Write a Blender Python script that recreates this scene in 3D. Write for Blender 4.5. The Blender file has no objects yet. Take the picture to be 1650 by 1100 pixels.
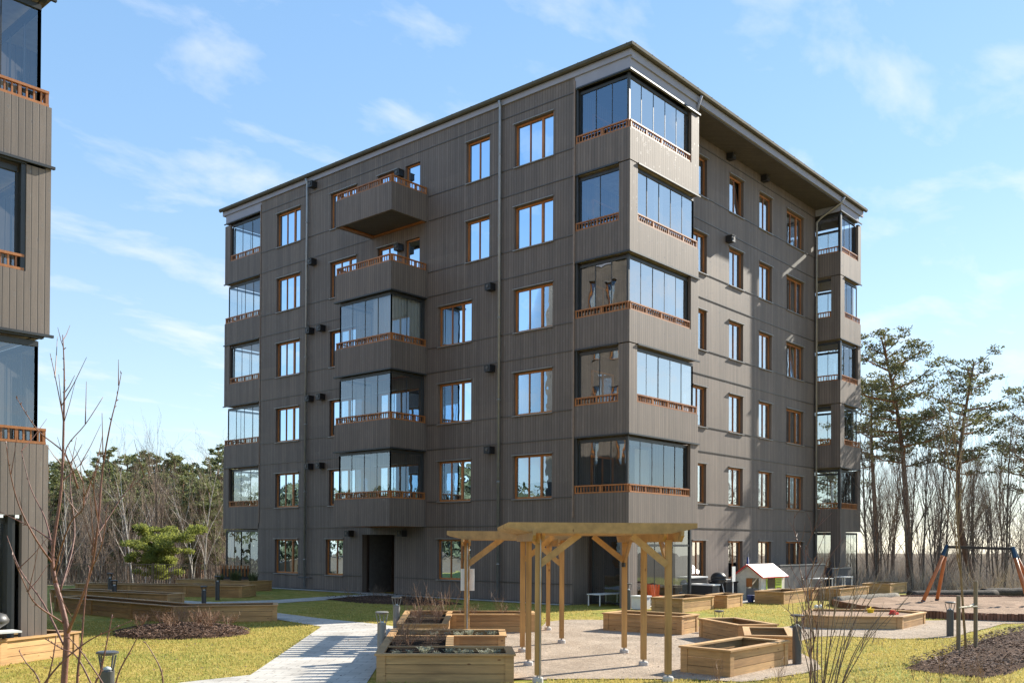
import bpy, math, random
import numpy as np
from mathutils import Vector, Matrix
random.seed(7)
R = math.radians
sc = bpy.context.scene
col = sc.collection

# ------------------------------------------------------------------ helpers
class MB:
    def __init__(s): s.v = []; s.f = []
    def quad(s, a, b, c, d):
        n = len(s.v); s.v += [tuple(a), tuple(b), tuple(c), tuple(d)]; s.f.append((n, n+1, n+2, n+3))
    def tri(s, a, b, c):
        n = len(s.v); s.v += [tuple(a), tuple(b), tuple(c)]; s.f.append((n, n+1, n+2))
    def hexa(s, p):          # 8 points: bottom 4 ccw, top 4 ccw
        n = len(s.v); s.v += [tuple(q) for q in p]
        for q in ((3,2,1,0),(4,5,6,7),(0,1,5,4),(1,2,6,5),(2,3,7,6),(3,0,4,7)):
            s.f.append(tuple(n+i for i in q))
    def box(s, x0, x1, y0, y1, z0, z1):
        if x0 > x1: x0, x1 = x1, x0
        if y0 > y1: y0, y1 = y1, y0
        s.hexa([(x0,y0,z0),(x1,y0,z0),(x1,y1,z0),(x0,y1,z0),(x0,y0,z1),(x1,y0,z1),(x1,y1,z1),(x0,y1,z1)])
    def bar(s, p, q, w, h, up=(0,0,1)):      # rectangular bar, w sideways, h along up
        p = Vector(p); q = Vector(q); d = (q-p).normalized(); u = Vector(up)
        sd = d.cross(u)
        if sd.length < 1e-4: sd = d.cross(Vector((1,0,0)))
        sd.normalize(); u = sd.cross(d).normalized()
        a = sd*w/2; b = u*h/2
        s.hexa([p-a-b, p+a-b, q+a-b, q-a-b, p-a+b, p+a+b, q+a+b, q-a+b])
    def tube(s, pts, rad, n=6, cap=True):
        pts = [Vector(p) for p in pts]
        if not isinstance(rad, (list, tuple)): rad = [rad]*len(pts)
        base = len(s.v); ref = None
        for i, p in enumerate(pts):
            if i == 0: d = pts[1]-p
            elif i == len(pts)-1: d = p-pts[i-1]
            else: d = pts[i+1]-pts[i-1]
            d.normalize()
            if ref is None:
                ref = d.cross(Vector((0,0,1)))
                if ref.length < .1: ref = d.cross(Vector((1,0,0)))
            else: ref = ref - d*ref.dot(d)
            ref.normalize(); b = d.cross(ref)
            for k in range(n):
                a = 2*math.pi*k/n
                s.v.append(tuple(p+(ref*math.cos(a)+b*math.sin(a))*rad[i]))
        for i in range(len(pts)-1):
            for k in range(n):
                s.f.append((base+i*n+k, base+i*n+(k+1)%n, base+(i+1)*n+(k+1)%n, base+(i+1)*n+k))
        if cap and n > 3:
            s.f.append(tuple(base+k for k in range(n))[::-1])
            s.f.append(tuple(base+(len(pts)-1)*n+k for k in range(n)))
    def lathe(s, c, prof, n=16):             # prof: (radius, z)
        base = len(s.v)
        for r_, z in prof:
            for k in range(n):
                a = 2*math.pi*k/n
                s.v.append((c[0]+r_*math.cos(a), c[1]+r_*math.sin(a), c[2]+z))
        for i in range(len(prof)-1):
            for k in range(n):
                s.f.append((base+i*n+k, base+i*n+(k+1)%n, base+(i+1)*n+(k+1)%n, base+(i+1)*n+k))
        s.f.append(tuple(base+k for k in range(n))[::-1])
        s.f.append(tuple(base+(len(prof)-1)*n+k for k in range(n)))
    def prism(s, poly, z0, z1):
        n = len(s.v); m = len(poly)
        s.v += [(p[0],p[1],z0) for p in poly]+[(p[0],p[1],z1) for p in poly]
        s.f.append(tuple(n+i for i in range(m))[::-1]); s.f.append(tuple(n+m+i for i in range(m)))
        for i in range(m):
            j = (i+1) % m; s.f.append((n+i, n+j, n+m+j, n+m+i))
    def build(s, name, mat, parent=None, smooth=False, bevel=0):
        me = bpy.data.meshes.new(name)
        off = parent_loc(parent)
        v = np.array(s.v, dtype=np.float64).reshape(-1, 3)-np.array(off)
        me.from_pydata(v.tolist() if len(v) < 200000 else v.tolist(), [], s.f)
        me.materials.append(mat)
        if smooth: me.shade_smooth()
        me.update()
        o = bpy.data.objects.new(name, me); col.objects.link(o)
        if parent is not None: o.parent = parent
        if bevel:
            b = o.modifiers.new('bevel', 'BEVEL'); b.width = bevel; b.segments = 2; b.limit_method = 'ANGLE'
        return o
def parent_loc(p):
    l = Vector((0,0,0))
    while p is not None:
        l += p.location; p = p.parent
    return l
def tag(o, label=None, cat=None, group=None, kind=None):
    if label: o['label'] = label
    if cat: o['category'] = cat
    if group: o['group'] = group
    if kind: o['kind'] = kind
    return o
def thing(name, loc, label, cat, group=None, rz=0):
    o = bpy.data.objects.new(name, None); col.objects.link(o); o.empty_display_size = .3
    o.location = loc; o.rotation_euler = (0,0,rz)
    return tag(o, label, cat, group)
def single(mb, name, mat, loc, label, cat, group=None, smooth=False):
    e = bpy.data.objects.new('tmp', None); e.location = loc
    me = bpy.data.meshes.new(name)
    v = np.array(mb.v).reshape(-1,3)-np.array(loc)
    me.from_pydata(v.tolist(), [], mb.f); me.materials.append(mat)
    if smooth: me.shade_smooth()
    bpy.data.objects.remove(e)
    o = bpy.data.objects.new(name, me); o.location = loc; col.objects.link(o)
    return tag(o, label, cat, group)
def dup(o, loc=None, rz=None, scale=None, label=None, group=None, parent=None):
    c = o.copy(); col.objects.link(c)
    if parent is not None: c.parent = parent
    if loc is not None: c.location = loc
    if rz is not None: c.rotation_euler = (0,0,rz)
    if scale is not None: c.scale = (scale,)*3 if not isinstance(scale, tuple) else scale
    if label: c['label'] = label
    if group: c['group'] = group
    for ch in [x for x in o.children]: dup(ch, parent=c)
    return c
def setting(mb, name, mat, smooth=False, kind='structure'):
    o = mb.build(name, mat, None, smooth); o['kind'] = kind; return o

# garden frame: u to the right, v away from the terrace, measured from the viewpoint's foot
GX, GY = -26.0038, -17.5594
def W(u, v, z=0.0): return (GX+u*0.65605+v*0.75472, GY-u*0.75472+v*0.65605, z)
GROT = math.atan2(-0.75472, 0.65605)        # world angle of the garden's u axis

# ------------------------------------------------------------------ materials
def nt(name):
    m = bpy.data.materials.new(name); m.use_nodes = True
    t = m.node_tree; t.nodes.clear()
    o = t.nodes.new('ShaderNodeOutputMaterial'); p = t.nodes.new('ShaderNodeBsdfPrincipled')
    t.links.new(p.outputs[0], o.inputs[0]); return m, t, p, o
def N(t, typ, **kw):
    n = t.nodes.new(typ)
    for k, v in kw.items():
        if k.startswith('i_'):
            key = k[2:]; key = int(key) if key.isdigit() else key
            n.inputs[key].default_value = v
        else: setattr(n, k, v)
    return n
def ramp(t, fac, stops):
    r = t.nodes.new('ShaderNodeValToRGB'); t.links.new(fac, r.inputs[0])
    e = r.color_ramp.elements
    while len(e) < len(stops): e.new(.5)
    for i, (p, c) in enumerate(stops): e[i].position = p; e[i].color = (*c, 1)
    return r.outputs[0]
def mul(t, a, b, fac=1.0):
    m = N(t, 'ShaderNodeMix', data_type='RGBA', blend_type='MULTIPLY'); m.inputs[0].default_value = fac
    t.links.new(a, m.inputs[6]); t.links.new(b, m.inputs[7]); return m.outputs[2]
def coords(t, kind='Object', scale=(1,1,1)):
    c = t.nodes.new('ShaderNodeTexCoord') if kind != 'Position' else t.nodes.new('ShaderNodeNewGeometry')
    mp = t.nodes.new('ShaderNodeMapping'); mp.inputs['Scale'].default_value = scale
    t.links.new(c.outputs[kind], mp.inputs[0]); return mp.outputs[0]
def noise(t, vec, scale, detail=4, rough=.55):
    n = N(t, 'ShaderNodeTexNoise'); n.inputs['Scale'].default_value = scale; n.inputs['Detail'].default_value = detail
    n.inputs['Roughness'].default_value = rough; t.links.new(vec, n.inputs['Vector']); return n.outputs['Fac']
def bump(t, p, h, strength=.3, dist=.02):
    b = t.nodes.new('ShaderNodeBump'); b.inputs['Strength'].default_value = strength; b.inputs['Distance'].default_value = dist
    t.links.new(h, b.inputs['Height']); t.links.new(b.outputs[0], p.inputs['Normal'])
def simple(name, c, rough=.6, metal=0, var=.15, nscale=6, bmp=0, spec=.5, kind='Object', sc_=(1,1,1)):
    m, t, p, o = nt(name)
    v = coords(t, kind, sc_); n = noise(t, v, nscale)
    lo = tuple(x*(1-var) for x in c); hi = tuple(min(1, x*(1+var)) for x in c)
    t.links.new(ramp(t, n, [(.3, lo), (.7, hi)]), p.inputs['Base Color'])
    p.inputs['Roughness'].default_value = rough; p.inputs['Metallic'].default_value = metal
    p.inputs['Specular IOR Level'].default_value = spec
    if bmp: bump(t, p, noise(t, v, nscale*5), bmp)
    return m
def m_cladding(name, c, width=.12, knots=.0):
    m, t, p, o = nt(name)
    g = t.nodes.new('ShaderNodeNewGeometry'); s = t.nodes.new('ShaderNodeSeparateXYZ'); t.links.new(g.outputs['Position'], s.inputs[0])
    a = N(t, 'ShaderNodeMath', operation='ADD'); t.links.new(s.outputs[0], a.inputs[0]); t.links.new(s.outputs[1], a.inputs[1])
    d = N(t, 'ShaderNodeMath', operation='DIVIDE'); t.links.new(a.outputs[0], d.inputs[0]); d.inputs[1].default_value = width
    fr = N(t, 'ShaderNodeMath', operation='FRACT'); t.links.new(d.outputs[0], fr.inputs[0])
    fl = N(t, 'ShaderNodeMath', operation='FLOOR'); t.links.new(d.outputs[0], fl.inputs[0])
    # groove: distance from board edge
    pp = N(t, 'ShaderNodeMath', operation='PINGPONG'); t.links.new(d.outputs[0], pp.inputs[0]); pp.inputs[1].default_value = .5
    gr = N(t, 'ShaderNodeMapRange'); gr.inputs[1].default_value = .02; gr.inputs[2].default_value = .10; t.links.new(pp.outputs[0], gr.inputs[0])
    wn = N(t, 'ShaderNodeTexWhiteNoise', noise_dimensions='1D'); t.links.new(fl.outputs[0], wn.inputs['W'])
    # slow weathering + streaks along the board
    v1 = coords(t, 'Position', (1,1,.12)); n1 = noise(t, v1, 9, 6, .65)
    v2 = coords(t, 'Position', (.25,.25,.35)); n2 = noise(t, v2, 1.2, 4)
    cl = tuple(x*.88 for x in c); ch = tuple(x*1.14 for x in c)
    colr = ramp(t, n1, [(.3, cl), (.7, ch)])
    r2 = ramp(t, n2, [(.3, (.9,.9,.9)), (.7, (1.06,1.05,1.04))])
    r3 = ramp(t, wn.outputs[0], [(0, (.84,.84,.84)), (1, (1.10,1.09,1.08))])
    # panels between the horizontal joints weather differently
    zc = N(t, 'ShaderNodeMath', operation='MULTIPLY_ADD'); t.links.new(s.outputs[2], zc.inputs[0]); zc.inputs[1].default_value = 1/1.5; zc.inputs[2].default_value = .18
    zf = N(t, 'ShaderNodeMath', operation='FLOOR'); t.links.new(zc.outputs[0], zf.inputs[0]); xf0 = N(t, 'ShaderNodeMath', operation='MULTIPLY'); t.links.new(a.outputs[0], xf0.inputs[0]); xf0.inputs[1].default_value = .27
    xf = N(t, 'ShaderNodeMath', operation='FLOOR'); t.links.new(xf0.outputs[0], xf.inputs[0]); cv = t.nodes.new('ShaderNodeCombineXYZ'); t.links.new(zf.outputs[0], cv.inputs[0]); t.links.new(xf.outputs[0], cv.inputs[1])
    w2 = N(t, 'ShaderNodeTexWhiteNoise', noise_dimensions='2D'); t.links.new(cv.outputs[0], w2.inputs['Vector'])
    r4 = ramp(t, w2.outputs[0], [(0, (.93,.93,.94)), (1, (1.06,1.05,1.03))])
    v5 = coords(t, 'Position', (1,1,.05)); r5 = ramp(t, noise(t, v5, 2.6, 5, .7), [(.3, (.86,.86,.87)), (.68, (1.08,1.06,1.04))])
    cc = mul(t, mul(t, mul(t, mul(t, colr, r2), r3), r4), r5)
    # pale resin knots
    v3 = coords(t, 'Position', (1,1,.55)); vo = N(t, 'ShaderNodeTexVoronoi'); vo.inputs['Scale'].default_value = 6.5; t.links.new(v3, vo.inputs['Vector'])
    kn = N(t, 'ShaderNodeMapRange'); kn.inputs[1].default_value = .20; kn.inputs[2].default_value = .10; t.links.new(vo.outputs['Distance'], kn.inputs[0])
    mk = N(t, 'ShaderNodeMix', data_type='RGBA'); mf = N(t, 'ShaderNodeMath', operation='MULTIPLY'); mf.inputs[1].default_value = knots*.18
    t.links.new(kn.outputs[0], mf.inputs[0]); t.links.new(mf.outputs[0], mk.inputs[0]); t.links.new(cc, mk.inputs[6]); mk.inputs[7].default_value = (.50,.46,.38,1)
    gc = N(t, 'ShaderNodeMix', data_type='RGBA'); t.links.new(gr.outputs[0], gc.inputs[0]); gc.inputs[6].default_value = (c[0]*.34,c[1]*.34,c[2]*.34,1)
    t.links.new(mk.outputs[2], gc.inputs[7]); t.links.new(gc.outputs[2], p.inputs['Base Color'])
    rr_ = N(t, 'ShaderNodeMapRange'); rr_.inputs[3].default_value = .66; rr_.inputs[4].default_value = .20; t.links.new(kn.outputs[0], rr_.inputs[0]); t.links.new(rr_.outputs[0], p.inputs['Roughness']); p.inputs['Specular IOR Level'].default_value = .5
    p.inputs['Sheen Weight'].default_value = .06; p.inputs['Sheen Roughness'].default_value = .35; p.inputs['Sheen Tint'].default_value = (1,.93,.80,1)
    ad = N(t, 'ShaderNodeMath', operation='ADD'); t.links.new(gr.outputs[0], ad.inputs[0])
    n4 = noise(t, coords(t, 'Position', (1,1,.08)), 70, 3); sm = N(t, 'ShaderNodeMath', operation='MULTIPLY'); sm.inputs[1].default_value = .25
    t.links.new(n4, sm.inputs[0]); t.links.new(sm.outputs[0], ad.inputs[1])
    bump(t, p, ad.outputs[0], .22, .008)
    return m
def m_wood(name, c, rough=.6, var=.35, axis='h', scale=1.0, kd='Object'):
    """sawn timber: plank-to-plank variation per island, grain, knots"""
    m, t, p, o = nt(name)
    g = t.nodes.new('ShaderNodeNewGeometry')
    sv = {'h': (2, 2, 26), 'v': (22, 22, 1.6), 'a': (9, 9, 9)}[axis]
    n1 = noise(t, coords(t, kd, tuple(x*scale for x in sv)), 1.0, 6, .6)
    n0 = noise(t, coords(t, kd, (1,1,1)), .8, 3)
    a = ramp(t, n1, [(.28, tuple(x*(1-var) for x in c)), (.72, tuple(x*(1+var*.6) for x in c))])
    b = ramp(t, g.outputs['Random Per Island'], [(0, (.68,.64,.60)), (.5, (1,.98,.93)), (1, (1.14,1.18,1.16))])
    d = ramp(t, n0, [(.3, (.72,.70,.68)), (.7, (1.10,1.09,1.06))])
    cc = mul(t, mul(t, a, b), d)
    vo = N(t, 'ShaderNodeTexVoronoi'); vo.inputs['Scale'].default_value = 3.2*scale
    t.links.new(coords(t, kd, (1,1,2.2) if axis == 'h' else (2.2,2.2,1)), vo.inputs['Vector'])
    kn = N(t, 'ShaderNodeMapRange'); kn.inputs[1].default_value = .11; kn.inputs[2].default_value = .06; t.links.new(vo.outputs['Distance'], kn.inputs[0])
    mk = N(t, 'ShaderNodeMix', data_type='RGBA'); t.links.new(kn.outputs[0], mk.inputs[0]); t.links.new(cc, mk.inputs[6]); mk.inputs[7].default_value = (c[0]*.38,c[1]*.27,c[2]*.2,1)
    t.links.new(mk.outputs[2], p.inputs['Base Color']); p.inputs['Roughness'].default_value = rough
    bump(t, p, n1, .25, .004); return m
def m_glass(name, tint, base, rough=.0):
    m, t, p, o = nt(name); t.nodes.remove(p)
    gl = N(t, 'ShaderNodeBsdfGlossy'); gl.inputs['Roughness'].default_value = rough; gl.inputs['Color'].default_value = (*tint, 1)
    tr = N(t, 'ShaderNodeBsdfTransparent'); tr.inputs['Color'].default_value = (.86,.9,.9,1)
    fr = N(t, 'ShaderNodeFresnel'); fr.inputs['IOR'].default_value = 1.5
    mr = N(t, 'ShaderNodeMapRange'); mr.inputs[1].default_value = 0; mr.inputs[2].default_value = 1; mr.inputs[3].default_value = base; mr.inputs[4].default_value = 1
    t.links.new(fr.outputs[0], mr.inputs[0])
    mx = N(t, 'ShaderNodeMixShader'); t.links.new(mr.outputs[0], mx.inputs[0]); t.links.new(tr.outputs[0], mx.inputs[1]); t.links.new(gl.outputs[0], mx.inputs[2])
    b = t.nodes.new('ShaderNodeBump'); b.inputs['Strength'].default_value = .13; b.inputs['Distance'].default_value = .02
    t.links.new(noise(t, coords(t, 'Position', (1,1,1)), 1.3, 2), b.inputs['Height']); t.links.new(b.outputs[0], gl.inputs['Normal'])
    t.links.new(mx.outputs[0], o.inputs[0]); return m
def m_foliage(name, lo, hi, rough=.6, trans=.25):
    m, t, p, o = nt(name)
    g = t.nodes.new('ShaderNodeNewGeometry')
    n = noise(t, coords(t, 'Object', (1,1,1)), 1.1, 3)
    ad = N(t, 'ShaderNodeMath', operation='ADD'); t.links.new(g.outputs['Random Per Island'], ad.inputs[0]); t.links.new(n, ad.inputs[1])
    hf = N(t, 'ShaderNodeMath', operation='MULTIPLY'); t.links.new(ad.outputs[0], hf.inputs[0]); hf.inputs[1].default_value = .5
    t.links.new(ramp(t, hf.outputs[0], [(.2, lo), (.8, hi)]), p.inputs['Base Color']); p.inputs['Roughness'].default_value = rough
    p.inputs['Subsurface Weight'].default_value = 0
    if trans:
        tl = N(t, 'ShaderNodeBsdfTranslucent'); tl.inputs['Color'].default_value = (*[min(1, h*1.6) for h in hi], 1)
        mx = N(t, 'ShaderNodeMixShader'); mx.inputs[0].default_value = trans
        t.links.new(p.outputs[0], mx.inputs[1]); t.links.new(tl.outputs[0], mx.inputs[2]); t.links.new(mx.outputs[0], o.inputs[0])
    return m
M = {}
CL = (.184,.150,.128)
M['clad'] = m_cladding('stained_cladding', CL, .12, .55)
M['clad2'] = m_cladding('stained_cladding_neighbour', (.195,.160,.134), .118, .6)
M['orange'] = m_wood('oiled_orange_timber', (.50,.19,.055), .45, .18, 'v')
M['rail'] = m_wood('brown_orange_rail_timber', (.43,.17,.055), .45, .2, 'v')
M['fascia'] = simple('pale_grey_sheet_metal', (.34,.345,.40), .75, .0, .06, 1.5, 0, .25)
M['flash'] = simple('brown_grey_flashing', (.10,.09,.08), .4, .3, .1, 3)
M['sill'] = simple('grey_sill_metal', (.26,.25,.24), .4, .3, .1, 3)
M['steel'] = simple('galvanised_pipe', (.32,.32,.32), .4, .5, .1, 5)
M['dark'] = simple('dark_profile_metal', (.045,.048,.05), .4, .2, .1, 4)
M['gutter'] = simple('olive_brown_gutter', (.11,.10,.075), .8, .0, .15, 3, 0, .2)
M['roof'] = simple('roof_felt', (.07,.07,.065), .95, 0, .15, 6, 0, .1)
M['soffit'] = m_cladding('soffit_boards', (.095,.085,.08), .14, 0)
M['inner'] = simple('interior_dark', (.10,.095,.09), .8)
M['ceil'] = simple('loggia_ceiling', (.50,.44,.36), .7)
M['copper'] = simple('corner_strip', (.28,.20,.15), .5)
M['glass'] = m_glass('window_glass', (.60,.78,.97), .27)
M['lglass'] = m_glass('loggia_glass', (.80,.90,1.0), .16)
M['lglassr'] = m_glass('loggia_glass_lit_tint', (1.0,.97,.93), .58)  # same loggia glass; sun-side brightness put into tint and mirror share
M['glassr'] = m_glass('window_glass_lit_tint', (1,1,1), .55)  # lit copy of the window glass, bright sun-side sky put into its tint
M['lglassd'] = m_glass('loggia_glass_shaded_tint', (.50,.64,.80), .30)  # shaded copy of the loggia glass, dim blue reflection put into its tint
M['curt'] = simple('white_curtain', (.78,.79,.78), .8, 0, .08, 3, sc_=(14,14,.4))
M['blind'] = simple('pale_blind', (.72,.76,.76), .7, 0, .05, 2)
M['door'] = simple('dark_door', (.035,.022,.018), .5, 0, .2, 3)
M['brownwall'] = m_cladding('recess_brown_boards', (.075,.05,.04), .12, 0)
M['black'] = simple('black_plastic', (.018,.018,.02), .45)
M['white'] = simple('white_paint', (.78,.77,.74), .5, 0, .05)
M['timber'] = m_wood('pressure_treated_planks', (.50,.30,.135), .6, .30, 'h')
M['ptimber'] = m_wood('pergola_timber', (.46,.28,.11), .6, .28, 'a', .9)
M['ptimberv'] = m_wood('pergola_post_timber', (.48,.275,.10), .6, .28, 'v', .8)
M['conc'] = simple('concrete', (.50,.48,.45), .85, 0, .1, 12, .3)
M['boll'] = simple('grey_bollard_coating', (.075,.074,.075), .45, .2, .08, 6)
M['bollL'] = simple('light_grey_bollard_coating', (.24,.23,.21), .5, .2, .08, 6)
M['lens'] = simple('bollard_lens', (.50,.55,.54), .2, 0, .03)
M['soil'] = simple('dark_soil', (.030,.020,.014), 1.0, 0, .5, 30, 1, .1)
M['red'] = simple('red_plastic', (.65,.04,.03), .4)
M['yellow'] = simple('yellow_plastic', (.80,.55,.02), .4)
M['lime'] = simple('lime_green_plastic', (.45,.60,.06), .4)
M['cream'] = simple('cream_plastic', (.66,.62,.50), .5)
M['pinkroof'] = simple('pale_pink_plastic_roof', (.80,.66,.66), .45)
M['blue'] = simple('dark_blue_fabric', (.03,.05,.16), .7)
M['screen'] = m_cladding('grey_privacy_screen_boards', (.085,.08,.08), .15, 0)
M['bluecap'] = simple('blue_steel_cap', (.02,.05,.085), .35, .4)
M['swingwood'] = m_wood('orange_brown_swing_wood', (.46,.15,.045), .5, .2, 'v')
M['logbark'] = simple('grey_log_bark', (.16,.14,.11), .95, 0, .5, 14, .8)
M['darklog'] = simple('dark_log_bark', (.05,.04,.032), .95, 0, .5, 14, .8)
M['stake'] = m_wood('weathered_stake', (.23,.18,.12), .8, .25, 'v')
M['strap'] = simple('jute_strap', (.55,.48,.36), .9)
M['edging'] = m_wood('red_brown_log_edging', (.24,.11,.07), .8, .3, 'v')
M['barkpine'] = simple('pine_bark', (.17,.105,.07), .95, 0, .4, 8, .6)
M['barkpineup'] = simple('orange_pine_bark', (.30,.15,.07), .9, 0, .3, 8, .4)
M['barkgrey'] = simple('grey_brown_bark', (.12,.096,.078), .9, 0, .35, 9, .4)
M['barkbirch'] = simple('white_birch_bark', (.46,.43,.38), .8, 0, .35, 7, .2, sc_=(1,1,3))
M['twig'] = simple('brown_twigs', (.27,.20,.145), .9, 0, .25, 3)
M['redtwig'] = simple('reddish_brown_young_bark', (.15,.065,.045), .55, 0, .35, 9, .2)
M['bushbark'] = simple('brown_bush_bark', (.15,.10,.07), .7)
M['olivebark'] = simple('olive_brown_trunk_bark', (.22,.14,.06), .6, 0, .3, 9, .3)
M['pine'] = m_foliage('pine_needles', (.045,.062,.022), (.17,.185,.065), .7, .25)
M['pineR'] = m_foliage('dark_pine_needles', (.035,.045,.02), (.135,.14,.06), .8, .25)
M['pineG'] = m_foliage('bright_green_needles', (.075,.10,.02), (.25,.27,.06), .8, .35)
M['lav'] = m_foliage('grey_green_lavender', (.17,.17,.11), (.40,.40,.29))
M['dry'] = m_foliage('dry_reddish_twigs', (.20,.10,.06), (.40,.25,.15), trans=.1)
# ------------------------------------------------------------------ facade tools
class Face:
    """a vertical wall plane: org + u*ud, pushed inwards by d along ind"""
    def __init__(s, org, ud, ind): s.o = Vector(org); s.u = Vector(ud); s.i = Vector(ind)
    def p(s, u, z, d=0): q = s.o+s.u*u+s.i*d; return (q.x, q.y, z)
    def box(s, mb, u0, u1, z0, z1, d0, d1):
        mb.hexa([s.p(u0,z0,d0), s.p(u1,z0,d0), s.p(u1,z0,d1), s.p(u0,z0,d1), s.p(u0,z1,d0), s.p(u1,z1,d0), s.p(u1,z1,d1), s.p(u0,z1,d1)])
    def wall(s, mb, u0, u1, z0, z1, holes, depth=.22):
        us = sorted({u0, u1, *[h[0] for h in holes], *[h[1] for h in holes]})
        zs = sorted({z0, z1, *[h[2] for h in holes], *[h[3] for h in holes]})
        for a, b in zip(us, us[1:]):
            for c, d in zip(zs, zs[1:]):
                m_, n_ = (a+b)/2, (c+d)/2
                if any(h[0] < m_ < h[1] and h[2] < n_ < h[3] for h in holes): continue
                mb.quad(s.p(a,c), s.p(b,c), s.p(b,d), s.p(a,d))
        for a, b, c, d in holes:
            mb.quad(s.p(a,c), s.p(a,c,depth), s.p(a,d,depth), s.p(a,d))
            mb.quad(s.p(b,c), s.p(b,c,depth), s.p(b,d,depth), s.p(b,d))
            mb.quad(s.p(a,d), s.p(b,d), s.p(b,d,depth), s.p(a,d,depth))
            mb.quad(s.p(a,c), s.p(b,c), s.p(b,c,depth), s.p(a,c,depth))
rng = random.Random(3)
def window(face, par, a, b, z0, z1, cuts, thick, flip, cover='auto', dep=.11, name='window', tilt=None, sill=True, gm='glass', fm='orange'):
    """orange timber window; cuts = mullion positions as fractions from the viewer's left, thick = index of the wide mullion"""
    w = b-a
    F_ = lambda t: (b-t*w) if flip else (a+t*w)
    fr = MB(); e = .062; D0, D1 = dep, dep+.07
    def fb(t0, t1, y0, y1, d0=D0, d1=D1):
        x0, x1 = sorted((F_(t0), F_(t1))); face.box(fr, x0, x1, y0, y1, d0, d1)
    t = e/w
    fb(0, t, z0, z1); fb(1-t, 1, z0, z1); fb(t, 1-t, z0, z0+e+.01); fb(t, 1-t, z1-e, z1)
    edges = [t]
    for i, c in enumerate(cuts):
        h = (.085 if i == thick else .045)/w
        fb(c-h/2, c+h/2, z0+e+.01, z1-e, D0-(.012 if i == thick else .0), D1); edges += [c-h/2, c+h/2]
    edges.append(1-t)
    fo = fr.build(name, M[fm], par)
    gl = MB()
    for i in range(0, len(edges), 2):
        x0, x1 = sorted((F_(edges[i]), F_(edges[i+1])))
        if tilt == i//2:
            gl.quad(face.p(x0,z0+e,D0+.03), face.p(x1,z0+e,D0+.03), face.p(x1,z1-e,D0+.16), face.p(x0,z1-e,D0+.16))
        else:
            gl.quad(face.p(x0,z0+e,D0+.03), face.p(x1,z0+e,D0+.03), face.p(x1,z1-e,D0+.03), face.p(x0,z1-e,D0+.03))
    gl.build('pane', M[gm], fo)
    if sill:
        s_ = MB(); face.box(s_, a-.04, b+.04, z0-.035, z0-.004, -.06, .10); s_.build('window_sill', M['sill'], fo)
        s_ = MB(); face.box(s_, a-.05, b+.05, z1+.012, z1+.042, -.07, .02); s_.build('drip_cap', M['sill'], fo)
    if cover == 'auto': cover = rng.choice(['curt', 'blind', 'none', 'curt', 'side', 'half'])
    if cover != 'none':
        c_ = MB(); d = D1+.16
        def strip(x0, x1, zb):
            n = max(3, int(abs(x1-x0)/.045)); 
            for i in range(n):
                p0 = x0+(x1-x0)*i/n; p1 = x0+(x1-x0)*(i+1)/n
                da = d+(.028 if i % 2 else 0); db = d+(0 if i % 2 else .028)
                c_.quad(face.p(p0,zb,da), face.p(p1,zb,db), face.p(p1,z1,db), face.p(p0,z1,da))
        if cover == 'curt':
            strip(a, a+w*rng.uniform(.35,.5), z0); strip(b-w*rng.uniform(.3,.5), b, z0)
        elif cover == 'full': strip(a, b, z0)
        elif cover == 'side': strip(F_(0), F_(.27), z0)
        elif cover == 'blind': c_.quad(face.p(a,z1-(z1-z0)*.30,d), face.p(b,z1-(z1-z0)*.30,d), face.p(b,z1,d), face.p(a,z1,d))
        elif cover == 'half': c_.quad(face.p(a,z1-(z1-z0)*.62,d), face.p(b,z1-(z1-z0)*.62,d), face.p(b,z1,d), face.p(a,z1,d))
        c_.build('curtain' if cover in ('curt','full','side') else 'blind', M['curt' if cover in ('curt','full','side') else 'blind'], fo)
    return fo
def railing(par, segs, z, post_every=.92, step=.13, h=.28):
    mb = MB()
    for p, q in segs:
        p = Vector((*p, 0)); q = Vector((*q, 0)); L = (q-p).length; d = (q-p)/L
        zz = Vector((0,0,1))
        mb.bar(p+zz*(z+.025), q+zz*(z+.025), .07, .045); mb.bar(p+zz*(z+h-.02), q+zz*(z+h-.02), .075, .045)
        n = max(1, round(L/post_every))
        for i in range(n+1):
            c = p+d*min(max(L*i/n, .03), L-.03)
            mb.bar(c+zz*(z+.045), c+zz*(z+h-.04), .055, .055, up=d)
        k = max(1, round(L/step))
        for i in range(1, k):
            c = p+d*(L*i/k)
            if min(abs(L*i/k-L*j/n) for j in range(n+1)) < .05: continue
            mb.bar(c+zz*(z+.045), c+zz*(z+h-.04), .028, .028, up=d)
    return mb.build('railing', M['rail'], par)
def glazing(par, segs, z0, z1, glass='lglass', name='loggia_glazing', step=.72, cornerpost=True):
    fr = MB(); gl = MB()
    for p, q in segs:
        p = Vector((*p, 0)); q = Vector((*q, 0)); L = (q-p).length; d = (q-p)/L; zz = Vector((0,0,1))
        fr.bar(p+zz*(z0+.03), q+zz*(z0+.03), .05, .06); fr.bar(p+zz*(z1-.05), q+zz*(z1-.05), .07, .10)
        n = max(1, round(L/step))
        for i in range(n+1):
            c = p+d*(L*i/n); w = .045 if i in (0, n) else .022
            fr.bar(c+zz*(z0+.06), c+zz*(z1-.10), w, w, up=d)
        for i in range(n):
            a = p+d*(L*i/n); b = p+d*(L*(i+1)/n)
            nrm = Vector((d.y, -d.x, 0))*rng.uniform(-.006,.006)
            gl.quad(a+zz*(z0+.06)-nrm, b+zz*(z0+.06)+nrm, b+zz*(z1-.10)+nrm, a+zz*(z1-.10)-nrm)
    f = fr.build(name, M['dark'], par); gl.build('pane', M[glass], f); return f
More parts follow.
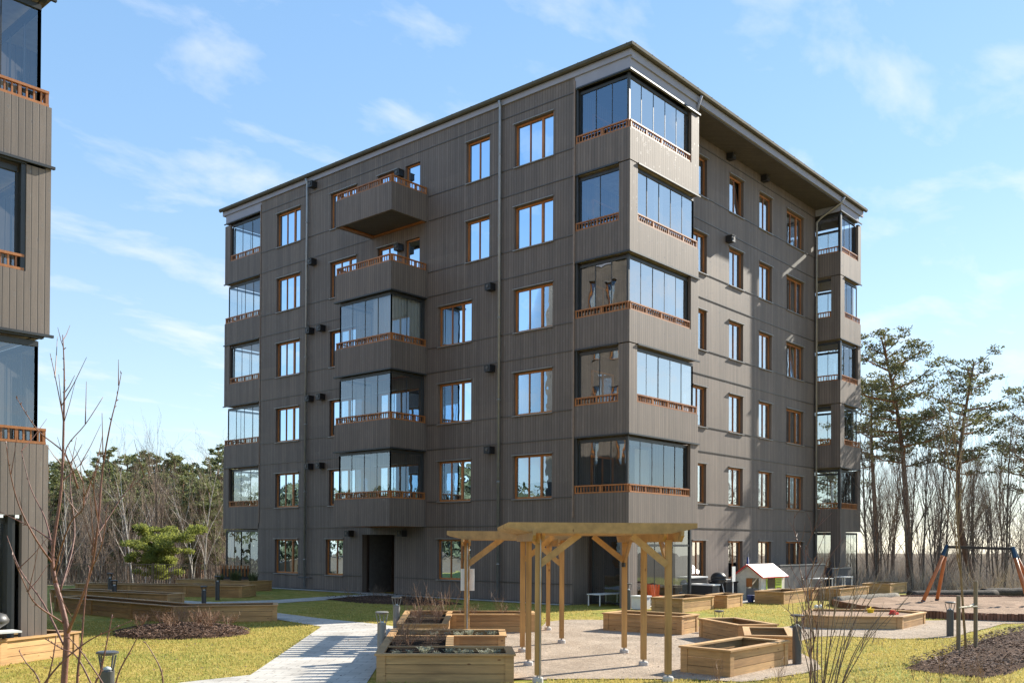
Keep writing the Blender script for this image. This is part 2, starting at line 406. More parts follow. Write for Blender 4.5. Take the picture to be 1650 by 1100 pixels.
def vent_box(par, face, u, z, flip=1):
    mb = MB(); face.box(mb, u-.14, u+.14, z-.12, z+.12, -.29, -.003)
    o = mb.build('vent_box', M['black'], par)
    n_ = MB(); c = face.p(u, z+.02, -.293); c2 = face.p(u, z+.02, -.315)
    n_.tube([c, c2], .06, 10); face.box(n_, u-.155, u+.155, z+.122, z+.14, -.31, -.003)
    n_.build('nozzle', M['flash'], o)
def downpipe(par, x, y, z0, z1, top, bracket_dir, mat='steel'):
    mb = MB(); pts = [(x,y,z0),(x,y,z1)]+top
    mb.tube(pts, .052, 10)
    z = z0+1.2
    while z < z1: mb.lathe((x,y,z), [(.066,0),(.066,.05)], 10); z += 3.0
    return mb.build('downpipe', M[mat], par, True)

# ------------------------------------------------------------------ main apartment building
B = thing('apartment_building', (0,0,0), 'brown-grey timber-clad six storey apartment block with orange window frames and glazed corner loggias', 'apartment building')
LF = Face((0,0,0), (0,1,0), (1,0,0))            # long facade in the shade
RF = Face((0,1.24,0), (1,0,0), (0,1,0))         # recessed sunny facade
TOP = 18.13
hL = []
def S(k): return 3.0*(k-1)
wz = lambda k: (S(k)+.70, S(k)+2.245)
for k in range(2,7): hL.append((3.22,5.00,*wz(k)))
for k in (1,2,3,4): hL.append((7.12,8.88,*wz(k)))
for k in (5,6): hL.append((6.24,7.42,*wz(k)))
for k in range(1,7): hL.append((17.78,19.54,*wz(k)))
for k in range(2,7): hL.append((13.86,15.60,*wz(k)))
for k in range(2,7): hL.append((9.98,10.83,S(k)+.06,S(k)+2.245)); hL.append((11.30,12.50,*wz(k)))
hL.append((14.62,15.80,*wz(1)))
ENT = (11.35,13.36,.03,2.44); hL.append(ENT)
wl = MB(); LF.wall(wl, 2.28, 20.81, 0, TOP, hL, .24)
wl.build('wall', M['clad'], B)
hR = []
colsR = [(6.2,7.24),(9.06,10.27),(11.72,12.93),(14.40,16.19)]
for a, b in colsR:
    for k in range(1,7): hR.append((a,b,*wz(k)))
wr = MB(); RF.wall(wr, 4.44, 17.47, 0, 18.02, hR, .24); wr.build('wall', M['clad'], B)
# unseen sides
w3 = MB(); w3.quad((2.4,23.86,0),(19.96,23.86,0),(19.96,23.86,TOP),(2.4,23.86,TOP)); w3.quad((19.96,2.3,0),(19.96,23.86,0),(19.96,23.86,TOP),(19.96,2.3,TOP))
w3.build('wall', M['clad'], B)
# dark rooms behind the windows
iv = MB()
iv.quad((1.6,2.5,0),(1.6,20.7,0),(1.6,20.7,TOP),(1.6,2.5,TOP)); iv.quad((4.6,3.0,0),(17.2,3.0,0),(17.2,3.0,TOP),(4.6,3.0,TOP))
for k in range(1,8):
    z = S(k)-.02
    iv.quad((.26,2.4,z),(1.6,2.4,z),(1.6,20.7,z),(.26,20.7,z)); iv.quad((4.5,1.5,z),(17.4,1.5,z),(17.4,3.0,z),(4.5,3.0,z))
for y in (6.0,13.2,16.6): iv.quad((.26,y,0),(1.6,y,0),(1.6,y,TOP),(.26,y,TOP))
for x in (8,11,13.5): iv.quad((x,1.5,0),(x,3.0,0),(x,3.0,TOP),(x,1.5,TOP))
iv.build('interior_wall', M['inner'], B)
# windows, shady side
cov6 = {6:'blind',5:'side',4:'none',3:'side',2:'half'}
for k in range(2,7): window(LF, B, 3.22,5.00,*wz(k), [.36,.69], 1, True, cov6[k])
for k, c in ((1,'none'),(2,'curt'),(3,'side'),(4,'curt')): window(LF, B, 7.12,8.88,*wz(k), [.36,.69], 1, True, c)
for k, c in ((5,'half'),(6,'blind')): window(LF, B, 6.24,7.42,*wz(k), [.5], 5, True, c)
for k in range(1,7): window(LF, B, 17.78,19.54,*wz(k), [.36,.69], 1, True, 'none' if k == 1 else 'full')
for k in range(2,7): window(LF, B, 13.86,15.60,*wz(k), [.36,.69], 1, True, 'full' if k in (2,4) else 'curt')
window(LF, B, 14.62,15.80,*wz(1), [.55], 5, True, 'none')
for k in range(2,7):
    window(LF, B, 11.30,12.50,*wz(k), [.5], 5, True, 'curt')
    window(LF, B, 9.98,10.83,S(k)+.06,S(k)+2.245, [], 5, True, 'half' if k % 2 else 'none', name='balcony_door', sill=False)
# windows, sunny side
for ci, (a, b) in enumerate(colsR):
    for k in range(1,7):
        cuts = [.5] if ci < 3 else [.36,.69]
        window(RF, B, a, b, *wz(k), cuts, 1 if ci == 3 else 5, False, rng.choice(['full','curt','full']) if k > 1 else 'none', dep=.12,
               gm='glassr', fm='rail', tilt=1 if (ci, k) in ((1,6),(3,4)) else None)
# entrance recess
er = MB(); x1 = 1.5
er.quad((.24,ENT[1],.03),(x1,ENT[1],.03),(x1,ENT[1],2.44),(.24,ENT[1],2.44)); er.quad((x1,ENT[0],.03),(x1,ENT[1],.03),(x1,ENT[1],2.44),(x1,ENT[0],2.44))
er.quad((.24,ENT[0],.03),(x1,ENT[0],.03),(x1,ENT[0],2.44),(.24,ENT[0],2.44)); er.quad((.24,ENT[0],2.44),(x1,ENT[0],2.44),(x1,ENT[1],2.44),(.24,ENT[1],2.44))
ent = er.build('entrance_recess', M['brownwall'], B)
dm = MB(); dm.box(x1-.06,x1-.01,ENT[0]+.12,ENT[0]+1.12,.05,2.3)
dr = dm.build('door', M['door'], ent)
jm = MB(); jm.box(x1-.10,x1-.005,ENT[0]+1.13,ENT[0]+1.30,.03,2.43); jm.build('door_jamb', M['clad'], ent)
jm = MB(); jm.box(x1-.075,x1-.062,ENT[0]+.35,ENT[0]+.85,.9,2.1); jm.build('door_pane', M['glass'], ent)
hm = MB(); hm.bar((x1-.12,ENT[0]+.95,.95),(x1-.12,ENT[0]+.95,1.25),.03,.03,up=(0,1,0)); hm.build('door_handle', M['steel'], ent)
# horizontal flashings
def strips(face, u0, u1, zs, holes):
    mb = MB()
    for z in zs:
        xs = sorted([(h[0]-.06,h[1]+.06) for h in holes if h[2]-.05 < z < h[3]+.02]); c = u0
        for a, b in xs+[(u1,u1)]:
            if a > c: face.box(mb, c, a, z-.014, z+.014, -.022, .0)
            c = max(c, b)
    return mb
balc = (9.55,12.90)
zsL = [S(k)+2.74 for k in range(1,6)]+[17.62]+[S(k)+.71 for k in range(1,7)]
strips(LF, 2.30, 20.79, zsL, hL+[(balc[0],balc[1],3.0,16.0)]).build('flashing', M['flash'], B)
strips(RF, 4.46, 17.45, zsL, hR).build('flashing', M['flash'], B)
pl = MB(); LF.box(pl, 2.28, ENT[0]-.0, 0, .06, -.03, 0); LF.box(pl, ENT[1], 20.81, 0, .06, -.03, 0); RF.box(pl, 4.44, 17.47, 0, .06, -.03, 0); pl.build('plinth', M['flash'], B)
# corner strips
cs = MB(); cs.box(-.035,.0,2.25,2.30,3.0,18.0); cs.box(-.035,.0,20.79,20.83,3.0,18.0); cs.build('corner_strip', M['copper'], B)
# downpipes
downpipe(B, -.10, 17.16, .12, 17.95, [(-.10,17.16,18.1),(-.2,17.14,18.28)], 0)
downpipe(B, -.10, 5.64, .12, 17.95, [(-.10,5.64,18.1),(-.2,5.60,18.28)], 0)
downpipe(B, 17.38, 1.12, .12, 17.35, [(17.38,.9,17.55),(17.42,-.05,18.05),(17.42,-.2,18.28)], 0)
s_ = MB(); s_.tube([(4.34,.02,17.72),(4.3,-.05,17.95),(4.28,-.2,18.28)], .05, 8); s_.build('downpipe', M['fascia'], B, True)
# vent boxes
for y, z in ((6.05,5.52),(6.05,8.52),(6.05,11.52),(16.72,14.48),(16.72,17.93),(16.85,11.45),(16.05,11.45),(16.85,8.45),(16.05,8.45),(16.85,5.45),(16.05,5.45),(14.05,2.48),(10.75,2.48),
             (11.05,13.98),(11.05,16.98)): vent_box(B, LF, y, min(z,17.9))
for x, z in ((8.92,17.85),(11.96,17.85),(8.88,14.48)): vent_box(B, RF, x, z)
# ---- roof, fascia, gutter, soffit
rf = MB(); rf.box(-.06,20.12,-.06,24.0,18.34,18.42)
roof = rf.build('roof', M['roof'], B)
fa = MB()
fa.box(-.06,0.02,-.06,24.0,18.13,18.34); fa.box(.02,20.12,-.06,.02,18.06,18.34); fa.box(20.04,20.12,.02,24.0,18.13,18.34); fa.box(.02,20.04,23.9,24.0,18.13,18.34)
fa.build('fascia', M['fascia'], B)
lb = MB()
lb.box(0,.06,.0,2.28,17.70,18.13); lb.box(.06,3.92,.0,.06,17.70,18.06); lb.box(3.92,4.40,.0,.06,17.70,18.06); lb.box(4.34,4.40,.06,1.24,17.7,18.06)
lb.build('fascia_band', M['fascia'], B); lb = MB()
lb.box(0,.06,20.81,23.80,17.70,18.13); lb.box(.06,2.4,23.74,23.80,17.70,18.13)
lb.build('fascia_band', M['fascia'], B); lb = MB()
lb.box(17.5,19.7,.0,.06,17.70,18.06); lb.box(17.5,17.56,.06,1.24,17.70,18.0); lb.box(19.64,19.7,.06,2.3,17.7,18.06)
lb.build('fascia_band', M['fascia'], B)
gu = MB()
def gut(p, q, nx, ny):
    prof = [(.0,.10),(.0,.0),(.05,-.035),(.10,-.035),(.15,0),(.155,.10)]
    for (a, za), (b, zb) in zip(prof, prof[1:]):
        gu.quad((p[0]+nx*a,p[1]+ny*a,18.36+za),(q[0]+nx*a,q[1]+ny*a,18.36+za),(q[0]+nx*b,q[1]+ny*b,18.36+zb),(p[0]+nx*b,p[1]+ny*b,18.36+zb))
gut((-.07,-.22),(-.07,24.1),-1,0); gut((-.22,-.07),(20.25,-.07),0,-1)
go = gu.build('gutter', M['gutter'], B)
hk = MB(); z = 18.40
for i in range(0, 25): hk.box(-.232,-.06,i-.012,i+.012,18.455,18.47)
for i in range(0, 21): hk.box(i-.012,i+.012,-.232,-.06,18.455,18.47)
hk.build('gutter_bracket', M['gutter'], go)
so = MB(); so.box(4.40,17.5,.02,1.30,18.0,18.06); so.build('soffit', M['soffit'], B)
# ---- near corner loggias
def band(mb, pts, z0, z1, th=.12, close=False):
    """vertical slab of cladding along a polyline of outer corners (interior on the left side)"""
    n = len(pts)
    for i in range(n-1):
        (x0,y0),(x1,y1) = pts[i], pts[i+1]; d = Vector((x1-x0,y1-y0)).normalized(); nn = Vector((-d.y,d.x))*th
        e0 = d*(th if i > 0 else 0); 
        mb.hexa([(x0+e0.x*0,y0+e0.y*0,z0),(x1,y1,z0),(x1+nn.x,y1+nn.y,z0),(x0+nn.x,y0+nn.y,z0),
                 (x0,y0,z1),(x1,y1,z1),(x1+nn.x,y1+nn.y,z1),(x0+nn.x,y0+nn.y,z1)])
def ring(x0, x1, y0, y1, z0, z1, sides, th=.12):
    """cladding boxes on the named sides, butted at the corners"""
    mb = MB(); W_ = 'w' in sides; S_ = 's' in sides; E_ = 'e' in sides; N_ = 'n' in sides
    if S_: mb.box(x0,x1,y0,y0+th,z0,z1)
    if N_: mb.box(x0,x1,y1-th,y1,z0,z1)
    ya = y0+(th if S_ else 0); yb = y1-(th if N_ else 0)
    if W_: mb.box(x0,x0+th,ya,yb,z0,z1)
    if E_: mb.box(x1-th,x1,ya,yb,z0,z1)
    return mb
def covers(par, segs, z):      # dark overhanging drip strip above glazing
    mb = MB()
    for x0,x1,y0,y1 in segs: mb.box(x0,x1,y0,y1,z-.055,z-.004)
    mb.build('drip_flashing', M['dark'], par)
NB = (0,4.44,0,2.28)
bk = MB()
bk.box(.02,4.3,2.281,2.36,0,17.7); bk.box(4.3,4.42,1.26,2.28,0,17.7)
bk.build('loggia_wall', M['clad'], B)
BWall = Face((0,2.281,0), (1,0,0), (0,1,0))
for k in range(1,7):
    s = S(k)
    if k >= 2:
        a = ring(0,4.44,0,1.24, s-.26, s+.80, 'wse'); a.box(0,.12,1.24,2.28,s-.26,s+.80)
        lg = a.build('loggia_parapet', M['clad'], B)
        f = MB(); f.box(.13,4.3,.13,2.27,s-.24,s-.02); f.build('loggia_slab', M['ceil'], lg)
        z0, z1 = s+.80, s+2.70 if k < 6 else 17.68
        even = k % 2 == 0
        po = MB()
        po.box(.03,.11,2.16,2.27,z0,z1)
        if even:
            po2 = MB(); po2.box(3.92,4.44,0,.12,z0,z1 if k < 6 else 17.62); po2.box(4.32,4.44,.12,1.24,z0,z1 if k < 6 else 17.62)
            po2.build('loggia_pier', M['clad'], lg)
            segs = [((.16,2.15),(.16,.16)),((.16,.16),(3.86,.16))]
            rs = [((.05,2.24),(.05,.05)),((.085,.05),(3.90,.05))]
            po.box(.12,.20,.12,.20,z0,z1)
        else:
            po2 = MB(); po2.box(0,.47,0,.12,z0,z1); po2.box(0,.12,.12,.43,z0,z1); po2.build('loggia_pier', M['clad'], lg)
            segs = [((.16,2.15),(.16,.45)),((.50,.16),(4.28,.16)),((4.28,.16),(4.28,1.22))]
            rs = [((.05,2.24),(.05,.44)),((.49,.05),(4.39,.05)),((4.39,.09),(4.39,1.2))]
        po.build('loggia_post', M['dark'], lg)
        railing(B, rs, z0+.004)
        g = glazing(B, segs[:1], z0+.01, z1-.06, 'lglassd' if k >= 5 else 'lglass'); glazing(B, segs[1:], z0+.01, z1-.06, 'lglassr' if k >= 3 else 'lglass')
        covers(g, [(-.05,4.49,-.05,-.0),(-.05,0,0,2.2)] if even else [(-.05,0,.43,2.2),(.47,4.50,-.05,0)], z1+.05)
    if k >= 2:
        c_ = MB()
        x0 = 2.9 if k % 3 == 0 else 3.2
        for i in range(16):
            p0 = x0+.06*i; c_.quad((p0,1.9+(.03 if i%2 else 0),s+.1),(p0+.06,1.9+(0 if i%2 else .03),s+.1),(p0+.06,1.9+(0 if i%2 else .03),s+2.6),(p0,1.9+(.03 if i%2 else 0),s+2.6))
        c_.build('curtain', M['curt'], B)
        if k in (3,4,5,6):
            c_ = MB(); x0 = {3:3.2,4:2.9,5:2.0,6:3.3}[k]; nn_ = {3:14,4:15,5:10,6:8}[k]
            for i in range(nn_):
                p0 = x0+.055*i; ya, yb = (.30,.34) if i % 2 else (.34,.30)
                c_.quad((p0,ya,s+.1),(p0+.055,yb,s+.1),(p0+.055,yb,s+2.62),(p0,ya,s+2.62))
            c_.build('curtain', M['curt'], B)
        window(BWall, B, 1.0,2.3,s+.75,s+2.2,[.5],5,False,'curt',dep=-.07,sill=False)
# ground floor of the near corner
gk = MB(); gk.box(0,.53,0,.12,0,2.74); gk.box(0,.12,.12,.34,0,2.74); gk.build('corner_pier', M['clad'], B)
gz = glazing(B, [((.55,.08),(4.0,.08)),((4.0,.08),(4.0,1.22))], .05, 2.72, 'lglass', 'corner_window', step=1.15)
gt = MB(); gt.box(3.96,4.06,.03,.13,0,2.74); gt.box(.56,3.96,.05,.11,2.02,2.10); gt.build('window_frame', M['dark'], gz)
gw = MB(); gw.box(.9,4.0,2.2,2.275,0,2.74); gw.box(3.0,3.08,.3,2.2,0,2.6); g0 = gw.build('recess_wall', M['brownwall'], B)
gd = glazing(B, [((.95,2.12),(.95,.9)),], .04, 2.5, 'lglass', 'terrace_door', step=1.2)
bi = MB(); bi.quad((3.4,.3,0.02),(3.4,2.2,0.02),(3.4,2.2,2.74),(3.4,.3,2.74)); bi.build('interior_wall', M['inner'], B)
# ---- balconies on the shady side
XB = -1.87
for k in range(2,7):
    s = S(k); y0, y1 = balc
    a = MB(); a.box(XB,XB+.10,y0,y1,s-.26,s+.80); a.box(XB+.10,0,y0,y0+.10,s-.26,s+.80); a.box(XB+.10,0,y1-.10,y1,s-.26,s+.80)
    bo = a.build('balcony', M['clad'], B)
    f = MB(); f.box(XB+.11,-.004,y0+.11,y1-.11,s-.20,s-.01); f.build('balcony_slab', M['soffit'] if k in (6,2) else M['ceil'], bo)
    f = MB(); f.box(XB+.1,-.005,y1-.30,y1-.10,s-.262,s-.21); f.box(-.12,-.005,y0+.1,y1-.3,s-.262,s-.21); f.build('balcony_trim', M['rail'], bo)
    railing(B, [((XB+.05,y1-.05),(XB+.05,y0+.05)),((XB+.09,y0+.05),(-.02,y0+.05)),((XB+.09,y1-.05),(-.02,y1-.05))], s+.804, post_every=.62)
    if k <= 4:
        g = glazing(B, [((XB+.16,y1-.16),(XB+.16,y0+.16)),((XB+.16,y0+.16),(-.1,y0+.16)),((XB+.16,y1-.16),(-.1,y1-.16))], s+.81, s+2.66, 'lglass', 'balcony_glazing', step=.82)
        covers(g, [(XB-.04,XB+.14,y0-.04,y1+.04),(XB+.14,-.02,y0-.04,y0+.14)], s+2.735)
        st = MB(); st.box(-.10,-.02,y0+.10,y0+.20,s+.8,s+2.66); st.build('balcony_post', M['dark'], g)
    if k == 4:
        c_ = MB()
        for i in range(34):
            t0, t1 = i/34*2.9, (i+1)/34*2.9
            def cp(t, o_): return (XB+.30+o_, y0+1.35-t) if t < 1.05 else (XB+.30+(t-1.05), y0+.30+o_)
            a0 = cp(t0, .05 if i%2 else 0); a1 = cp(t1, 0 if i%2 else .05)
            if a1[0] > -.05: break
            c_.quad((*a0,s+.2),(*a1,s+.2),(*a1,s+2.6),(*a0,s+2.6))
        c_.build('curtain', M['curt'], B)
# ---- far left loggias
bk = MB(); bk.box(2.3,2.4,20.9,23.7,0,17.7); bk.box(.0,2.4,20.815,20.90,0,17.7); bk.build('loggia_wall', M['clad'], B)
for k in range(1,7):
    s = S(k)
    z0, z1 = s+.80, (s+2.70 if k < 6 else 17.68)
    if k >= 2:
        a = ring(0,2.4,20.84,23.86,s-.26,s+.80,'wn'); lg = a.build('loggia_parapet', M['clad'], B)
        f = MB(); f.box(.13,2.3,20.91,23.72,s-.24,s-.02); f.build('loggia_slab', M['ceil'], lg)
        if k % 2 == 0:
            p = MB(); p.box(0,.12,23.41,23.86,z0,z1 if k < 6 else 17.6); p.box(.12,.4,23.74,23.86,z0,z1 if k < 6 else 17.6); p.build('loggia_pier', M['clad'], lg)
            glazing(B, [((.16,23.38),(.16,20.95)),((.45,23.7),(2.25,23.7))], z0+.01, z1-.06, 'lglass')
            railing(B, [((.05,23.39),(.05,20.95)),((.45,23.8),(2.3,23.8))], z0+.004, post_every=.62)
        else:
            glazing(B, [((.16,23.70),(.16,20.95)),((.16,23.7),(2.25,23.7))], z0+.01, z1-.06, 'lglass')
            railing(B, [((.05,23.82),(.05,20.95)),((.1,23.8),(2.3,23.8))], z0+.004, post_every=.62)
        c = MB(); c.box(-.05,0,20.9,23.9,z1-.0,z1+.045); c.build('drip_flashing', M['dark'], lg)
glazing(B, [((.10,23.62),(.10,22.4)),((.10,22.4),(.10,20.95)),((.10,23.7),(2.3,23.7))], .05, 2.70, 'lglassd', 'corner_window', step=.62)
# ---- right wing loggias
bk = MB(); bk.box(17.6,19.9,2.3,2.4,0,17.7); bk.box(17.475,17.59,1.36,2.3,0,17.7); bk.build('loggia_wall', M['clad'], B)
for k in range(1,7):
    s = S(k); z0, z1 = s+.80, (s+2.70 if k < 6 else 17.68)
    if k >= 2:
        a = ring(17.47,19.96,0,1.24,s-.26,s+.80,'wse'); a.box(19.84,19.96,1.24,2.4,s-.26,s+.80); lg = a.build('loggia_parapet', M['clad'], B)
        f = MB(); f.box(17.6,19.83,.13,2.29,s-.24,s-.02); f.build('loggia_slab', M['ceil'], lg)
        if k % 2 == 0:
            p = MB(); p.box(19.62,19.96,0,.12,z0,z1 if k < 6 else 17.6); p.box(19.84,19.96,.12,.9,z0,z1 if k < 6 else 17.6); p.build('loggia_pier', M['clad'], lg)
            glazing(B, [((17.63,1.2),(17.63,.16)),((17.63,.16),(19.55,.16)),((19.8,.95),(19.8,2.2))], z0+.01, z1-.06, 'lglass')
            railing(B, [((17.52,1.22),(17.52,.05)),((17.56,.05),(19.6,.05))], z0+.004)
            c = MB(); c.box(17.47,17.63,.0,.0+.1,z0,z1-.05); c.build('loggia_post', M['dark'], lg)
            c = MB(); c.box(17.43,20.0,-.05,0,z1,z1+.045); c.build('drip_flashing', M['dark'], lg)
        else:
            p = MB(); p.box(17.47,17.95,0,.12,z0,z1); p.box(17.47,17.59,.12,.45,z0,z1); p.build('loggia_pier', M['clad'], lg); p = MB(); p.box(19.84,19.96,.35,.9,z0,z1); p.build('loggia_pier', M['clad'], lg)
            glazing(B, [((17.63,1.2),(17.63,.48)),((17.98,.16),(19.8,.16)),((19.8,.95),(19.8,2.2))], z0+.01, z1-.06, 'lglass')
            railing(B, [((17.52,1.22),(17.52,.48)),((17.98,.05),(19.92,.05))], z0+.004)
            c = MB(); c.box(17.95,20.0,-.05,0,z1,z1+.045); c.build('drip_flashing', M['dark'], lg)
p = MB(); p.box(17.47,18.15,0,.12,0,2.74); p.box(17.47,17.59,.12,.45,0,2.74); p.build('corner_pier', M['clad'], B)
glazing(B, [((17.6,1.2),(17.6,.48)),((18.2,.08),(19.7,.08)),((19.7,.08),(19.7,2.2))], .05, 2.70, 'lglass', 'corner_window', step=.6)
# wall tap
tp = MB(); tp.tube([(-.02,16.75,.55),(-.14,16.75,.55),(-.14,17.55,.55),(-.02,17.55,.55)], .02, 6)
tp.build('wall_tap', M['dark'], B)

# ------------------------------------------------------------------ neighbouring building on the left
NBX, NBY = -18.65, -.25
A = thing('neighbouring_apartment_building', (NBX,NBY,0), 'close brown timber building with orange balcony railings at the left edge', 'apartment building')
def neigh():
    X1, Y0 = NBX, NBY; X0 = X1-9
    SF = Face((X1,Y0,0), (-1,0,0), (0,1,0)); EF = Face((X1,Y0,0), (0,1,0), (-1,0,0))
    hs = []; hsE = []
    for k in range(1,8):
        s = S(k)
        if k == 1: hs.append((.44,3.4,.0,2.55))
    # east face, seen in reflections
    for k in range(1,7):
        for a in (3.2,6.8,10.4,13.2,16.0): hsE.append((a,a+1.75,*wz(k)))
    mb = MB(); EF.wall(mb, 2.3, 19, 0, 18.2, hsE, .2); mb.quad((X1,NBY+19,0),(X0,NBY+19,0),(X0,NBY+19,18.2),(X1,NBY+19,18.2)); mb.build('wall', M['clad2'], A)
    mb = MB(); SF.wall(mb, 0, 3.6, 0, 2.74, hs, .12); SF.wall(mb, 3.6, 9, 0, 18.2, [], .12); mb.quad((X0,Y0,0),(X0,Y0+19,0),(X0,Y0+19,18.2),(X0,Y0,18.2)); mb.build('wall', M['clad2'], A)
    for h in hsE: window(EF, A, *h, [.36,.69], 1, False, 'curt')
    mb = MB(); mb.quad((X1-1.6,Y0+2.4,0),(X1-1.6,Y0+18.9,0),(X1-1.6,Y0+18.9,18.2),(X1-1.6,Y0+2.4,18.2)); mb.build('interior_wall', M['inner'], A)
    mb = MB(); mb.box(X0-.1,X1+.1,Y0-.1,Y0+19.1,18.2,18.5); mb.build('roof', M['fascia'], A)
    # loggia stack at the corner
    mb = MB(); mb.box(X1-3.55,X1-3.45,Y0+.12,Y0+2.2,0,18.2); mb.box(X1-3.5,X1-.02,Y0+2.2,Y0+2.3,2.8,18.2); mb.build('loggia_wall', M['clad2'], A)
    for k in range(2,7):
        s = S(k); z0 = s+.8; z1 = s+2.70 if k < 6 else 17.7
        mb = MB(); mb.box(X1-3.6,X1,Y0,Y0+.12,s-.26,s+.80); mb.box(X1-.12,X1,Y0+.12,Y0+2.3,s-.26,s+.8)
        lg = mb.build('loggia_parapet', M['clad2'], A)
        mb = MB(); mb.box(X1-3.4,X1-.13,Y0+.13,Y0+2.19,s-.24,s-.02); mb.build('loggia_slab', M['ceil'], lg)
        mb = MB(); mb.box(X1-3.6,X1+.05,Y0-.06,Y0,z1+.0,z1+.045); mb.box(X1-3.6,X1-.1,Y0+.0,Y0+.1,z1-.03,z1+.035); mb.build('drip_flashing', M['dark'], lg)
        if k % 2 == 0:
            glazing(A, [((X1-3.4,Y0+.16),(X1-.16,Y0+.16)),((X1-.16,Y0+.16),(X1-.16,Y0+2.1))], z0+.01, z1-.06, 'lglass', step=.62)
            railing(A, [((X1-3.5,Y0+.05),(X1-.04,Y0+.05)),((X1-.05,Y0+.09),(X1-.05,Y0+2.2))], z0+.004, post_every=.5, step=.125)
        else:
            mb = MB(); mb.box(X1-.42,X1,Y0,Y0+.12,z0,z1); mb.box(X1-.12,X1,Y0+.12,Y0+.5,z0,z1); mb.build('loggia_pier', M['clad2'], lg)
            mb = MB(); mb.box(X1-.5,X1-.42,Y0+.02,Y0+.14,z0,z1); mb.build('loggia_post', M['dark'], lg)
            glazing(A, [((X1-3.4,Y0+.16),(X1-.52,Y0+.16)),((X1-.16,Y0+.55),(X1-.16,Y0+2.1))], z0+.01, z1-.06, 'lglass', step=.62)
            railing(A, [((X1-3.5,Y0+.05),(X1-.44,Y0+.05)),((X1-.05,Y0+.55),(X1-.05,Y0+2.2))], z0+.004, post_every=.5, step=.125)
    gf = glazing(A, [((X1-3.4,Y0+.3),(X1-.6,Y0+.3)),((X1-.1,Y0+.55),(X1-.1,Y0+2.1))], .05, 2.5, 'lglass', 'terrace_door', step=1.2)
    mb = MB(); mb.box(X1-.62,X1-.5,Y0+.14,Y0+.34,0,2.55); mb.build('window_frame', M['dark'], gf)
neigh()
# ------------------------------------------------------------------ ground
def hterr(x, y):
    """courtyard is flat, the hill falls away behind it"""
    # distance behind the courtyard (garden frame)
    dx, dy = x-GX, y-GY
    u = dx*.65605-dy*.75472; v = dx*.75472+dy*.65605
    h = 0.0
    b = 46.5 if u < -6 else 43.0+max(0, min(1, (u-5)/20))*-1.0
    if v > b: 
        d = v-b; h = -7.5*(1-math.exp(-d/26.0))
        if u > 0: h *= .55
    return h
def m_grass():
    m, t, p, o = nt('spring_lawn')
    v = coords(t, 'Position'); n1 = noise(t, v, .45, 5, .6); n2 = noise(t, v, 3.2, 6, .7); n3 = noise(t, v, 28, 3, .7)
    c1 = ramp(t, n2, [(.30,(.17,.19,.028)),(.50,(.36,.30,.07)),(.68,(.56,.41,.16))])
    c2 = ramp(t, n1, [(.34,(.62,.80,.62)),(.62,(1.12,1.03,1.02))]); c3 = ramp(t, n3, [(.25,(.78,.78,.74)),(.75,(1.14,1.14,1.1))])
    cc = mul(t, mul(t, c1, c2), c3)
    n6 = noise(t, v, 1.7, 6, .75); bf = N(t, 'ShaderNodeMapRange'); bf.inputs[1].default_value = .64; bf.inputs[2].default_value = .76; bf.inputs[4].default_value = .75; t.links.new(n6, bf.inputs[0])
    bm = N(t, 'ShaderNodeMix', data_type='RGBA'); t.links.new(bf.outputs[0], bm.inputs[0]); t.links.new(cc, bm.inputs[6]); bm.inputs[7].default_value = (.27,.19,.10,1); cc = bm.outputs[2]
    # leaf litter / forest floor away from the lawn (further than ~46 m)
    g = t.nodes.new('ShaderNodeNewGeometry'); dd = N(t, 'ShaderNodeVectorMath', operation='DOT_PRODUCT'); t.links.new(g.outputs['Position'], dd.inputs[0]); dd.inputs[1].default_value = (.75472,.65605,0)
    mr = N(t, 'ShaderNodeMapRange'); mr.inputs[1].default_value = 44.3+GX*.75472+GY*.65605; mr.inputs[2].default_value = 46.3+GX*.75472+GY*.65605; t.links.new(dd.outputs['Value'], mr.inputs[0])
    ds = N(t, 'ShaderNodeVectorMath', operation='DISTANCE'); t.links.new(g.outputs['Position'], ds.inputs[0]); ds.inputs[1].default_value = (-6,0,0)
    m2_ = N(t, 'ShaderNodeMapRange'); m2_.inputs[1].default_value = 34; m2_.inputs[2].default_value = 37; t.links.new(ds.outputs['Value'], m2_.inputs[0])
    mm = N(t, 'ShaderNodeMath', operation='MAXIMUM'); t.links.new(mr.outputs[0], mm.inputs[0]); t.links.new(m2_.outputs[0], mm.inputs[1])
    fl = ramp(t, n2, [(.3,(.10,.07,.045)),(.7,(.24,.18,.12))]); fl = mul(t, fl, c3)
    mx = N(t, 'ShaderNodeMix', data_type='RGBA'); t.links.new(mm.outputs[0], mx.inputs[0]); t.links.new(cc, mx.inputs[6]); t.links.new(fl, mx.inputs[7])
    t.links.new(mx.outputs[2], p.inputs['Base Color']); p.inputs['Roughness'].default_value = .95; p.inputs['Specular IOR Level'].default_value = .15
    bump(t, p, n3, .8, .04); return m
